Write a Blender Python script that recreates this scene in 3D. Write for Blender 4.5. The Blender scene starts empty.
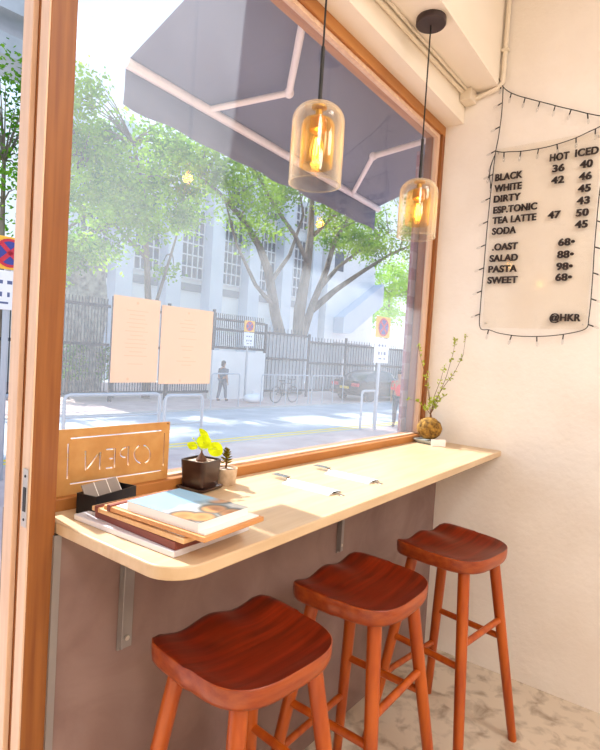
import bpy, bmesh, math, random
from mathutils import Vector, Matrix
random.seed(7)
S = bpy.context.scene
COL = S.collection
PI = math.pi

# ------------------------------------------------------------------ colours and materials
def lin(h):
    h = h.lstrip('#')
    c = [int(h[i:i + 2], 16) / 255 for i in (0, 2, 4)]
    return tuple((x / 12.92 if x <= .04045 else ((x + .055) / 1.055) ** 2.4) for x in c) + (1,)

def mat(name, col, rough=.6, metal=0, spec=.5):
    m = bpy.data.materials.new(name); m.use_nodes = True
    b = m.node_tree.nodes['Principled BSDF']
    b.inputs['Base Color'].default_value = lin(col) if isinstance(col, str) else col
    b.inputs['Roughness'].default_value = rough
    b.inputs['Metallic'].default_value = metal
    b.inputs['Specular IOR Level'].default_value = spec
    return m

def noisy(name, c1, c2, scale=(8, 8, 8), rough=.6, lo=.35, hi=.65, detail=6, bump=0, bscale=None, spec=.5, distortion=0):
    m = mat(name, c1, rough, 0, spec)
    nt = m.node_tree; N = nt.nodes; L = nt.links; b = N['Principled BSDF']
    tc = N.new('ShaderNodeTexCoord'); mp = N.new('ShaderNodeMapping'); mp.inputs['Scale'].default_value = scale
    nz = N.new('ShaderNodeTexNoise'); nz.inputs['Scale'].default_value = 1; nz.inputs['Detail'].default_value = detail
    nz.inputs['Distortion'].default_value = distortion
    rp = N.new('ShaderNodeValToRGB')
    rp.color_ramp.elements[0].position = lo; rp.color_ramp.elements[1].position = hi
    rp.color_ramp.elements[0].color = lin(c1); rp.color_ramp.elements[1].color = lin(c2)
    L.new(tc.outputs['Object'], mp.inputs['Vector']); L.new(mp.outputs['Vector'], nz.inputs['Vector'])
    L.new(nz.outputs['Fac'], rp.inputs['Fac']); L.new(rp.outputs['Color'], b.inputs['Base Color'])
    if bump:
        n2 = nz
        if bscale:
            n2 = N.new('ShaderNodeTexNoise'); n2.inputs['Scale'].default_value = bscale; n2.inputs['Detail'].default_value = 5
            L.new(tc.outputs['Object'], n2.inputs['Vector'])
        bp = N.new('ShaderNodeBump'); bp.inputs['Strength'].default_value = bump; bp.inputs['Distance'].default_value = .01
        L.new(n2.outputs['Fac'], bp.inputs['Height']); L.new(bp.outputs['Normal'], b.inputs['Normal'])
    return m

def leaf(name, c1, c2, trans=.45):
    m = bpy.data.materials.new(name); m.use_nodes = True
    nt = m.node_tree; N = nt.nodes; L = nt.links; N.clear()
    out = N.new('ShaderNodeOutputMaterial'); d = N.new('ShaderNodeBsdfDiffuse'); t = N.new('ShaderNodeBsdfTranslucent')
    mx = N.new('ShaderNodeMixShader'); mx.inputs[0].default_value = trans
    tc = N.new('ShaderNodeTexCoord'); nz = N.new('ShaderNodeTexNoise'); nz.inputs['Scale'].default_value = .9; nz.inputs['Detail'].default_value = 5
    rp = N.new('ShaderNodeValToRGB'); rp.color_ramp.elements[0].position = .35; rp.color_ramp.elements[1].position = .65
    rp.color_ramp.elements[0].color = lin(c1); rp.color_ramp.elements[1].color = lin(c2)
    L.new(tc.outputs['Object'], nz.inputs['Vector']); L.new(nz.outputs['Fac'], rp.inputs['Fac'])
    L.new(rp.outputs['Color'], d.inputs['Color']); L.new(rp.outputs['Color'], t.inputs['Color'])
    L.new(d.outputs[0], mx.inputs[1]); L.new(t.outputs[0], mx.inputs[2]); L.new(mx.outputs[0], out.inputs[0])
    return m

def thin_glass(name, tint='#FFFFFF', gloss=.06, dust=0, dustcol='#E8EEF5', dustscale=1.5, ior=1.45, rough=.0, edge=0):
    """clear pane: see-through film with fresnel reflection and a little dust that catches the sun"""
    m = bpy.data.materials.new(name); m.use_nodes = True
    nt = m.node_tree; N = nt.nodes; L = nt.links; N.clear()
    out = N.new('ShaderNodeOutputMaterial'); tr = N.new('ShaderNodeBsdfTransparent'); tr.inputs['Color'].default_value = lin(tint)
    cur = tr.outputs[0]
    if dust:
        tl = N.new('ShaderNodeBsdfTranslucent'); tl.inputs['Color'].default_value = lin(dustcol)
        mx = N.new('ShaderNodeMixShader')
        tc = N.new('ShaderNodeTexCoord'); nz = N.new('ShaderNodeTexNoise'); nz.inputs['Scale'].default_value = dustscale; nz.inputs['Detail'].default_value = 4
        mr = N.new('ShaderNodeMapRange'); mr.inputs['From Min'].default_value = .3; mr.inputs['From Max'].default_value = .7
        mr.inputs['To Min'].default_value = dust * .6; mr.inputs['To Max'].default_value = dust * 1.4
        L.new(tc.outputs['Object'], nz.inputs['Vector']); L.new(nz.outputs['Fac'], mr.inputs['Value']); L.new(mr.outputs[0], mx.inputs[0])
        L.new(cur, mx.inputs[1]); L.new(tl.outputs[0], mx.inputs[2]); cur = mx.outputs[0]
    if edge:
        lw = N.new('ShaderNodeLayerWeight'); lw.inputs['Blend'].default_value = .5
        pe = N.new('ShaderNodeMath'); pe.operation = 'POWER'; pe.inputs[1].default_value = 2.2
        mu = N.new('ShaderNodeMath'); mu.operation = 'MULTIPLY'; mu.inputs[1].default_value = edge
        df = N.new('ShaderNodeBsdfTranslucent'); df.inputs['Color'].default_value = lin(dustcol)
        d2 = N.new('ShaderNodeBsdfDiffuse'); d2.inputs['Color'].default_value = lin(dustcol)
        ad = N.new('ShaderNodeMixShader'); L.new(df.outputs[0], ad.inputs[1]); L.new(d2.outputs[0], ad.inputs[2])
        m2 = N.new('ShaderNodeMixShader'); L.new(lw.outputs['Facing'], pe.inputs[0]); L.new(pe.outputs[0], mu.inputs[0]); L.new(mu.outputs[0], m2.inputs[0])
        L.new(cur, m2.inputs[1]); L.new(ad.outputs[0], m2.inputs[2]); cur = m2.outputs[0]
    gl = N.new('ShaderNodeBsdfGlossy'); gl.inputs['Roughness'].default_value = rough
    lf = N.new('ShaderNodeLayerWeight'); lf.inputs['Blend'].default_value = .5
    pw = N.new('ShaderNodeMath'); pw.operation = 'POWER'; pw.inputs[1].default_value = 5
    fr = N.new('ShaderNodeMath'); fr.operation = 'MULTIPLY_ADD'; fr.inputs[1].default_value = .9; fr.inputs[2].default_value = gloss * .5
    L.new(lf.outputs['Facing'], pw.inputs[0]); L.new(pw.outputs[0], fr.inputs[0])
    m3 = N.new('ShaderNodeMixShader'); L.new(fr.outputs[0], m3.inputs[0])
    L.new(cur, m3.inputs[1]); L.new(gl.outputs[0], m3.inputs[2]); L.new(m3.outputs[0], out.inputs[0])
    return m

def emit(name, col, strength):
    m = bpy.data.materials.new(name); m.use_nodes = True
    nt = m.node_tree; nt.nodes.clear()
    o = nt.nodes.new('ShaderNodeOutputMaterial'); e = nt.nodes.new('ShaderNodeEmission')
    e.inputs[0].default_value = lin(col); e.inputs[1].default_value = strength
    nt.links.new(e.outputs[0], o.inputs[0]); return m

M = {}
M['plaster'] = noisy('cream plaster', '#EBE2D8', '#F3ECE4', (3, 3, 3), .75, bump=.2, bscale=40)
M['ceil'] = noisy('soffit paint', '#F0E4D2', '#F4EADC', (2, 2, 2), .8)
M['taupe'] = noisy('taupe cement render', '#7D635E', '#917872', (4, 4, 4), .55, bump=.15, bscale=20, distortion=1)
M['floor'] = noisy('mottled concrete', '#8C7864', '#D2C2AE', (14, 14, 14), .5, .26, .52, 14, bump=.1, distortion=.4)
M['frame'] = noisy('oak window frame', '#A0632E', '#BC7E41', (3, 60, 3), .45, bump=.05)
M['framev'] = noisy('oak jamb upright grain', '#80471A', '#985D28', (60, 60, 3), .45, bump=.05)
M['framelight'] = noisy('pale oak bead', '#DDB899', '#E7C6AA', (60, 60, 4), .45)
M['counter'] = noisy('pale ash counter', '#CBAD88', '#D5BA97', (5, 45, 20), .38, bump=.03)
M['seat'] = noisy('red brown stained seat', '#4E0F03', '#8A280A', (3, 44, 12), .28, .3, .7, 5, bump=.04)
M['seatsidelit'] = noisy('orange brown seat side with light painted in', '#862F0A', '#A24A18', (6, 40, 60), .34)  # same stain as the seat top; room light on the sides painted in lighter
M['leg'] = noisy('orange brown stained leg', '#A04008', '#BA5811', (30, 30, 3), .36)
M['steel'] = mat('grey painted steel', '#9A9696', .4, .5)
M['plate'] = mat('brushed steel plate', '#CFC9C2', .35, .6)
M['black'] = mat('black paint', '#17130F', .45)
M['bronze'] = mat('dark bronze', '#3A2A2A', .5, .2)
M['brass'] = mat('brass', '#B98A3A', .3, .9)
M['cordblack'] = mat('black cable', '#15110E', .6)
M['bulbclear'] = thin_glass('clear string bulb', '#FFFFFF', dust=.12)
M['pane'] = thin_glass('dusty window pane', '#FDFEFF', dust=.068, dustcol='#DFE8F5')
M['acrylic'] = thin_glass('clear acrylic', '#FEFDFB', gloss=.04, dust=.01, dustcol='#F3EEE6', rough=.08)
M['shade'] = thin_glass('clear glass shade', '#FDFBF6', dust=.012, edge=.7, dustcol='#FFF4E0')
M['amber'] = thin_glass('amber glass', '#FCECC8', dust=.02, edge=.45, dustcol='#F6D48C')
M['bulb'] = thin_glass('warm clear bulb', '#FFF3D6', dust=.02, edge=.25, dustcol='#FFDF9A')
M['filament'] = emit('glowing filament', '#FFC95A', 30)
M['signply'] = noisy('tan sign board', '#C08A4C', '#CB985A', (30, 4, 30), .55)
M['paper'] = mat('white paper', '#F3F0EE', .7)
M['napkin'] = mat('white napkin', '#F4F2F0', .85)
M['poster'] = leaf('pinkish poster paper', '#E4D4CD', '#E7D9D2', .30)
M['posterink'] = mat('show-through ink', '#DCC8BD', .8)
M['cutlery'] = mat('polished steel', '#C9C6C2', .22, 1)
M['potdark'] = noisy('dark glazed pot', '#33201C', '#46302A', (6, 6, 6), .3)
M['potgrey'] = noisy('stone grey pot', '#B79E84', '#D2BCA2', (40, 40, 40), .8)
M['soil'] = noisy('pale pebbles', '#5B3A28', '#E0CDBB', (60, 60, 60), .9, .4, .6)
M['moss'] = noisy('brown moss ball', '#5E4014', '#B58A3C', (60, 60, 60), .95, bump=.9, bscale=90)
M['dish'] = mat('grey ceramic dish', '#AEB5B4', .4)
M['bark'] = noisy('grey brown bark', '#5C5348', '#8A8072', (3, 3, 1), .9, bump=.4)
M['twig'] = mat('brown twig', '#6B4A2A', .8)
M['stem'] = mat('pale green stem', '#A9B85A', .6)
M['cauex'] = noisy('brown caudex', '#4A2C20', '#6F4836', (30, 30, 30), .7)
M['leaflime'] = leaf('lime leaf', '#C9DB10', '#E0EC2E', .5)
M['leafolive'] = leaf('olive succulent leaf', '#7A7A2A', '#8C5A1E', .25)
M['leaftwig'] = leaf('small green leaf', '#9AA93A', '#C6CF62', .5)
M['leafA'] = leaf('tree leaf', '#44801C', '#B4DC38', .5)
M['leafB'] = leaf('fine tree leaf', '#55862C', '#B2D44A', .5)
M['leafC'] = leaf('bright far leaf', '#86BF3C', '#C4E272', .5)
M['leafD'] = leaf('deep green leaf', '#2E6A22', '#86B43C', .45)
M['asphalt'] = noisy('grey asphalt', '#A4AAB2', '#B9BDC4', (1.2, 1.2, 1.2), .85)
M['paving'] = noisy('pinkish paving', '#C4A8A2', '#D6BEB6', (2, 2, 2), .85)
M['yellowline'] = mat('yellow road paint', '#F2CE30', .8)
M['kerb'] = mat('pale kerb stone', '#BBB4AE', .85)
M['bwhite'] = noisy('pale render', '#E6E8EA', '#F0F1F2', (.5, .5, .5), .85)
M['bblue'] = noisy('blue grey render', '#C8D1DE', '#D2DAE5', (.6, .6, .6), .85)
M['bglass'] = mat('dull window glass', '#525E6C', .3)
M['mullion'] = mat('white mullion', '#DADDE2', .6)
M['grille'] = mat('grey grille', '#8C9098', .6)
M['fence'] = mat('dark fence paint', '#20262F', .6)
M['stone'] = noisy('grey rough stone', '#6E6E6C', '#B4B2AC', (4, 4, 4), .9, .35, .6, bump=.6)
M['lattice'] = mat('grey mesh', '#A6AAAE', .7)
M['wallw'] = noisy('white block wall', '#E3E3E1', '#EDEDEB', (1, 1, 1), .85)
M['galv'] = mat('galvanised tube', '#B4B8C0', .4, .6)
M['signy'] = mat('sign yellow', '#F2B838', .5)
M['signw'] = mat('sign white', '#EDEDF0', .5)
M['signr'] = mat('sign red', '#C8283C', .5)
M['signb'] = mat('sign blue', '#3A3F8E', .5)
M['signt'] = mat('sign ink', '#5A6488', .6)
M['canvas'] = leaf('slate awning canvas', '#77798A', '#838596', .3)
M['awnmetal'] = mat('white awning metal', '#EFE4E2', .4)
M['tile'] = None
M['carpaint'] = mat('black car paint', '#16181C', .18, .2)
M['carglass'] = mat('car glass', '#3C4A50', .06)
M['tyre'] = mat('tyre rubber', '#141414', .8)
M['rim'] = mat('alloy rim', '#A9ABAE', .3, .8)
M['taillight'] = mat('tail lamp', '#D6283A', .3)
M['carplate'] = mat('yellow number plate', '#E2C23A', .5)
M['skin'] = mat('skin', '#B98A6E', .6)
M['hair'] = mat('dark hair', '#1E1A18', .6)
M['clothgrey'] = mat('grey clothes', '#6C727C', .85)
M['clothdark'] = mat('dark trousers', '#4A4E5C', .85)
M['clothred'] = mat('coral red top', '#F04A48', .85)
M['bagwhite'] = mat('white plastic bag', '#EDEFF2', .5)
M['concrete'] = noisy('footbridge concrete', '#A9ACB4', '#BCBFC6', (1, 1, 1), .85)
M['letter'] = mat('brown black letters', '#241512', .5)
M['conduit'] = mat('cream painted conduit', '#E9DCC8', .5)
M['cardgrey'] = mat('grey card', '#8F8580', .6)
M['cardw'] = mat('white card edge', '#EDE8E2', .6)
M['box'] = mat('matte black card box', '#14141A', .5)
M['clip'] = noisy('pale wooden clipboard', '#D9A973', '#E6BC8A', (5, 50, 20), .5)
M['clipb'] = noisy('orange wooden clipboard', '#C98B52', '#D89D64', (5, 50, 20), .5)
M['folder'] = mat('maroon folder', '#7E3E34', .5)
M['sleeve'] = mat('clear plastic sleeve', '#E6E4EC', .15)
M['lampwhite'] = emit('ceiling lamp lens', '#FFF4E2', 6)
M['interior'] = noisy('room wall paint', '#E8DED2', '#EEE6DC', (2, 2, 2), .85)

def brick_mat(name, c1, c2, mortar, scale, bw, rh):
    m = mat(name, c1, .5); nt = m.node_tree; N = nt.nodes; L = nt.links
    tc = N.new('ShaderNodeTexCoord'); mp = N.new('ShaderNodeMapping'); mp.inputs['Rotation'].default_value = (PI / 2, 0, PI / 2)
    br = N.new('ShaderNodeTexBrick'); br.inputs['Color1'].default_value = lin(c1); br.inputs['Color2'].default_value = lin(c2); br.inputs['Mortar'].default_value = lin(mortar)
    br.inputs['Scale'].default_value = scale; br.inputs['Brick Width'].default_value = bw; br.inputs['Row Height'].default_value = rh; br.inputs['Mortar Size'].default_value = .006
    sx = N.new('ShaderNodeSeparateXYZ'); cx = N.new('ShaderNodeCombineXYZ')
    L.new(tc.outputs['Object'], sx.inputs[0]); L.new(sx.outputs['Y'], cx.inputs['X']); L.new(sx.outputs['Z'], cx.inputs['Y'])
    L.new(cx.outputs[0], br.inputs['Vector']); L.new(br.outputs['Color'], N['Principled BSDF'].inputs['Base Color']); return m
M['tile'] = brick_mat('plum wall tile', '#8A5A6E', '#7E5064', '#9C8490', 1, .2, .07)
M['tile'].node_tree.nodes['Principled BSDF'].inputs['Roughness'].default_value = .45

def magazine_mat():
    m = mat('photo cover', '#C9D9E6', .3); nt = m.node_tree; N = nt.nodes; L = nt.links
    tc = N.new('ShaderNodeTexCoord'); sp = N.new('ShaderNodeSeparateXYZ'); L.new(tc.outputs['Generated'], sp.inputs[0])
    vo = N.new('ShaderNodeTexVoronoi'); vo.inputs['Scale'].default_value = 16; vo.inputs['Randomness'].default_value = .8
    rp = N.new('ShaderNodeValToRGB'); e = rp.color_ramp.elements
    e[0].position = .0; e[0].color = lin('#A8683C'); e[1].position = .9; e[1].color = lin('#C9C3BC')
    for p, c in ((.3, '#C98E5A'), (.45, '#5E564E'), (.55, '#9A9EA4'), (.65, '#D8D4CE')): n = e.new(p); n.color = lin(c)
    L.new(tc.outputs['Object'], vo.inputs['Vector']); L.new(vo.outputs['Distance'], rp.inputs['Fac'])
    sq = N.new('ShaderNodeMath'); sq.operation = 'MULTIPLY'; sq.inputs[1].default_value = 16; L.new(vo.outputs['Distance'], sq.inputs[0]); L.new(vo.outputs['Distance'], rp.inputs['Fac'])
    band = N.new('ShaderNodeValToRGB'); be = band.color_ramp.elements       # blue sky above, plates of food below
    be[0].position = .52; be[0].color = (0, 0, 0, 1); be[1].position = .64; be[1].color = (1, 1, 1, 1)
    nz = N.new('ShaderNodeTexNoise'); nz.inputs['Scale'].default_value = 25; ad = N.new('ShaderNodeMath'); ad.operation = 'MULTIPLY_ADD'; ad.inputs[1].default_value = .25
    L.new(tc.outputs['Object'], nz.inputs['Vector']); L.new(nz.outputs['Fac'], ad.inputs[0]); L.new(sp.outputs['Y'], ad.inputs[2]); L.new(ad.outputs[0], band.inputs['Fac'])
    mx = N.new('ShaderNodeMix'); mx.data_type = 'RGBA'; mx.inputs[7].default_value = lin('#8FB8D8')
    L.new(band.outputs['Color'], mx.inputs[0]); L.new(rp.outputs['Color'], mx.inputs[6])
    L.new(mx.outputs[2], N['Principled BSDF'].inputs['Base Color']); return m
M['cover'] = magazine_mat()

# ------------------------------------------------------------------ mesh builder
class MB:
    def __init__(s): s.v = []; s.f = []; s.mi = []
    def add(s, vs, fs, mi=0):
        o = len(s.v); s.v += [tuple(v) for v in vs]; s.f += [tuple(i + o for i in f) for f in fs]; s.mi += [mi] * len(fs); return s
    def box(s, x0, x1, y0, y1, z0, z1, mi=0, mx=None):
        vs = [Vector((x, y, z)) for x in (x0, x1) for y in (y0, y1) for z in (z0, z1)]
        if mx is not None: vs = [mx @ v for v in vs]
        return s.add(vs, [(0, 1, 3, 2), (4, 6, 7, 5), (0, 4, 5, 1), (2, 3, 7, 6), (0, 2, 6, 4), (1, 5, 7, 3)], mi)
    def tube(s, pts, r, n=10, mi=0, cap=True):
        pts = [Vector(p) for p in pts]
        rs = r if isinstance(r, (list, tuple)) else [r] * len(pts)
        vs = []; fs = []; up = None
        for i, p in enumerate(pts):
            a = pts[max(i - 1, 0)]; b = pts[min(i + 1, len(pts) - 1)]; t = (b - a).normalized()
            if up is None: up = Vector((0, 0, 1)) if abs(t.z) < .9 else Vector((1, 0, 0))
            u = (up - t * up.dot(t)).normalized(); w = t.cross(u); up = u
            for k in range(n):
                g = 2 * PI * k / n; vs.append(p + (u * math.cos(g) + w * math.sin(g)) * rs[i])
        for i in range(len(pts) - 1):
            for k in range(n):
                k2 = (k + 1) % n; fs.append((i * n + k, i * n + k2, (i + 1) * n + k2, (i + 1) * n + k))
        if cap:
            fs.append(tuple(range(n - 1, -1, -1))); fs.append(tuple((len(pts) - 1) * n + k for k in range(n)))
        return s.add(vs, fs, mi)
    def lathe(s, prof, n=32, mi=0, c=(0, 0, 0), sx=1, sy=1):
        vs = []; fs = []
        for r, z in prof:
            for k in range(n):
                g = 2 * PI * k / n; vs.append((c[0] + r * math.cos(g) * sx, c[1] + r * math.sin(g) * sy, c[2] + z))
        for i in range(len(prof) - 1):
            for k in range(n):
                k2 = (k + 1) % n; fs.append((i * n + k, i * n + k2, (i + 1) * n + k2, (i + 1) * n + k))
        if prof[0][0] > 1e-4: fs.append(tuple(range(n - 1, -1, -1)))
        if prof[-1][0] > 1e-4: fs.append(tuple((len(prof) - 1) * n + k for k in range(n)))
        return s.add(vs, fs, mi)
    def lathe_open(s, prof, n=32, mi=0, c=(0, 0, 0)):
        k0 = len(s.f); s.lathe(prof, n, mi, c)
        for end in (prof[-1], prof[0]):
            if end[0] > 1e-4: s.f.pop(); s.mi.pop()
        return s
    def prism(s, poly, z0, z1, mi=0, mx=None):
        n = len(poly); vs = [Vector((x, y, z0)) for x, y in poly] + [Vector((x, y, z1)) for x, y in poly]
        if mx is not None: vs = [mx @ v for v in vs]
        fs = [tuple(range(n - 1, -1, -1)), tuple(range(n, 2 * n))] + [(i, (i + 1) % n, n + (i + 1) % n, n + i) for i in range(n)]
        return s.add(vs, fs, mi)
    def ball(s, c, r, n=14, m=9, mi=0, sc=(1, 1, 1)):
        prof = [(r * math.sin(PI * i / m), -r * math.cos(PI * i / m)) for i in range(m + 1)]
        vs = []; fs = []
        for q, z in prof:
            for k in range(n): vs.append((c[0] + q * math.cos(2 * PI * k / n) * sc[0], c[1] + q * math.sin(2 * PI * k / n) * sc[1], c[2] + z * sc[2]))
        for i in range(m):
            for k in range(n):
                k2 = (k + 1) % n; fs.append((i * n + k, i * n + k2, (i + 1) * n + k2, (i + 1) * n + k))
        return s.add(vs, fs, mi)
    def build(s, name, mats, parent=None, smooth=True, bevel=0, loc=None, rotz=0, ang=35):
        me = bpy.data.meshes.new(name); me.from_pydata(s.v, [], s.f)
        if not isinstance(mats, (list, tuple)): mats = [mats]
        for m in mats: me.materials.append(m)
        if len(mats) > 1: me.polygons.foreach_set('material_index', s.mi)
        if len(s.f) < 6000:
            bm = bmesh.new(); bm.from_mesh(me); bmesh.ops.remove_doubles(bm, verts=bm.verts, dist=1e-6)
            bmesh.ops.recalc_face_normals(bm, faces=bm.faces); bm.to_mesh(me); bm.free()
        if smooth:
            me.shade_smooth(); me.set_sharp_from_angle(angle=math.radians(ang))
        o = bpy.data.objects.new(name, me); COL.objects.link(o)
        if parent is not None: o.parent = parent
        if loc is not None: o.location = loc
        o.rotation_euler = (0, 0, rotz)
        if bevel:
            b = o.modifiers.new('bevel', 'BEVEL'); b.width = bevel; b.segments = 2; b.limit_method = 'ANGLE'; b.angle_limit = math.radians(40)
        return o

def thing(name, label, cat, loc=(0, 0, 0), rotz=0, group=None):
    o = bpy.data.objects.new(name, None); COL.objects.link(o); o.empty_display_size = .1
    o.location = loc; o.rotation_euler = (0, 0, rotz)
    return tag(o, label, cat, group)
def tag(o, label, cat, group=None):
    o['label'] = label; o['category'] = cat
    if group: o['group'] = group
    return o
def structure(o, label=None, cat=None):
    o['kind'] = 'structure'
    if label: o['label'] = label
    if cat: o['category'] = cat
    return o
def dup(root, loc, rotz, label):
    r = root.copy(); COL.objects.link(r); r.location = loc; r.rotation_euler = (0, 0, rotz); r['label'] = label
    for ch in root.children:
        c = ch.copy(); COL.objects.link(c); c.parent = r
        for g in ch.children:
            d = g.copy(); COL.objects.link(d); d.parent = c
    return r
def box(name, m, x0, x1, y0, y1, z0, z1, parent=None, bevel=0):
    return MB().box(x0, x1, y0, y1, z0, z1).build(name, m, parent, False, bevel)
def text_mesh(name, txt, size, m, parent, mx, depth=.0015, fat=0, xscale=1, spacing=1):
    cu = bpy.data.curves.new(name, 'FONT'); cu.body = txt; cu.size = size; cu.extrude = depth; cu.offset = fat; cu.space_character = spacing
    t = bpy.data.objects.new(name, cu); COL.objects.link(t)
    bpy.context.view_layer.update()
    me = bpy.data.meshes.new_from_object(t.evaluated_get(bpy.context.evaluated_depsgraph_get()))
    bpy.data.objects.remove(t); me.name = name
    if xscale: me.transform(Matrix.Diagonal((xscale, 1, 1, 1)))
    me.transform(mx); me.materials.clear(); me.materials.append(m)
    o = bpy.data.objects.new(name, me); COL.objects.link(o); o.parent = parent
    return o

# ------------------------------------------------------------------ room shell
WR = -.037                                  # the window wall stands 2.1 degrees off square to the right wall
def turn(o, slope=0):
    for v in o.data.vertices:
        if slope and v.co.z > 2.3: v.co.z -= slope * v.co.x
    o.rotation_euler = (0, 0, WR); return o
GZ = -.64                                   # street level outside
structure(box('floor', M['floor'], -4.6, .02, -3.6, .28, -.12, 0))
structure(box('wall_right', M['plaster'], 0, .2, -3.7, .2, -.05, 3.4))
structure(turn(box('wall_front', M['taupe'], -1.935, .01, .015, .28, 0, 1.003)))
structure(turn(box('trim_1', M['steel'], -1.942, -1.926, .011, .03, 0, 1.003)), 'narrow grey metal strip closing the end of the dark wall')
structure(turn(MB().box(-4.6, .012, .010, .2, 2.578, 3.4).build('trim_2', M['ceil'], None, False), .03), 'cream plaster header above the window')
structure(MB().box(-4.6, 0, -.15, .17, 2.71, 3.4).build('trim_3', M['ceil'], None, False), 'cream soffit stepping down from the ceiling above the window')
structure(box('ceiling', M['ceil'], -4.6, .0, -3.6, -.15, 3.3, 3.4))
structure(box('wall_back', M['interior'], -4.7, .0, -3.75, -3.6, -.05, 3.4))
structure(box('wall_left', M['interior'], -4.75, -4.6, -3.7, .2, -.05, 3.4))
structure(turn(box('wall_facade', M['plaster'], -4.6, -3.0, .015, .2, -.05, 2.57)))
structure(box('wall_outside', M['tile'], -.06, .9, .2, .216, GZ, 2.46), 'plum tiled pillar outside the right edge of the window')

# door jamb with rebate and strike plate
JX = -1.992
o = turn(box('door_1', M['framev'], JX, -1.938, .018, .113, 0, 2.66, None, .002))
structure(o, 'brown wooden door jamb between the window and the open doorway')
box('edge_strip', M['framelight'], JX - .0035, JX, .019, .053, 0, 2.66, o)['label'] = 'pale narrow front strip of the rebate'
box('stop_strip', M['framelight'], JX - .012, JX, .070, .113, 0, 2.66, o, .002)['label'] = 'pale wide strip beyond the groove'
sp = box('strike_plate', M['plate'], JX - .0055, JX - .0035, .022, .044, 1.03, 1.15, o); sp['label'] = 'steel strike plate with a dark slot'
box('slot', M['black'], JX - .0065, JX - .0055, .027, .039, 1.062, 1.112, sp)
for z in (1.045, 1.135): MB().lathe([(0, 0), (.003, 0), (.003, .001), (0, .001)], 10).build('screw', M['black'], sp).matrix_local = Matrix.Translation((JX - .0055, .033, z)) @ Matrix.Rotation(-PI / 2, 4, 'Y')

# window
w = bpy.data.objects.new('window_1', None); COL.objects.link(w); structure(w, 'large fixed shop window in an oak frame'); w.rotation_euler = (0, 0, WR)
def up(o):                                   # the head of the frame rises slightly towards the doorway
    for v in o.data.vertices:
        if v.co.z > 2.3: v.co.z -= .03 * v.co.x
    return o
WX = -1.939
box('bottom_rail', M['frame'], WX, .006, .088, .19, 1.003, 1.057, w, .003)
up(box('top_rail', M['frame'], WX, .006, .098, .19, 2.533, 2.578, w, .002))
up(box('side_rail', M['framev'], -.032, .006, .098, .19, 1.057, 2.533, w, .002))
up(box('left_rail', M['framev'], WX, WX + .02, .098, .19, 1.057, 2.533, w, .002))
b = MB(); b.box(WX + .02, -.032, .112, .136, 2.516, 2.533); b.box(-.054, -.032, .112, .136, 1.057, 2.516); b.box(WX + .02, -.032, .116, .136, 1.057, 1.062)
up(b.build('glazing_bead', M['framelight'], w, False, .002))['label'] = 'pale wooden bead holding the pane'
up(box('pane', M['pane'], WX + .015, -.045, .127, .132, 1.055, 2.525, w))

# ------------------------------------------------------------------ counter and brackets
def rounded(x0, x1, y0, y1, r, corners, n=8):
    pts = []
    for (cx, cy, a, k) in ((x0 + r, y0 + r, 180, 0), (x1 - r, y0 + r, 270, 1), (x1 - r, y1 - r, 0, 2), (x0 + r, y1 - r, 90, 3)):
        if corners[k]:
            for i in range(n + 1): g = math.radians(a + 90 * i / n); pts.append((cx + r * math.cos(g), cy + r * math.sin(g)))
        else: pts.append(((x0, y0), (x1, y0), (x1, y1), (x0, y1))[k])
    return pts
cp = rounded(-1.933, 0, -.285, .085, .075, (1, 0, 0, 0)); cp[-1] = (-1.933, .158)
c = MB().prism(cp, 1.004, 1.03).build('counter_top', M['counter'], None, True, .003)
tag(c, 'long pale wooden counter shelf running under the window', 'counter')
def bracket(x, label):
    t = thing('shelf_bracket', label, 'bracket', (x, .015 - .037 * x - .001, 1.004), WR, 'grey brackets under the counter')
    MB().box(-.019, .019, -.006, 0, -.315, 0).build('wall_arm', M['steel'], t, False, .001)
    MB().box(-.019, .019, -.23, 0, -.006, 0).build('shelf_arm', M['steel'], t, False, .001)
    MB().box(-.019, -.014, -.02, -.006, -.307, -.006).build('rib', M['steel'], t, False, .001)
    MB().tube([(.004, -.006, -.29), (.004, -.010, -.29)], .006, 10).build('screw', M['plate'], t)
bracket(-1.757, 'grey metal bracket under the near rounded end of the counter')
bracket(-.842, 'grey metal bracket under the counter behind the middle stool')

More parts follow.
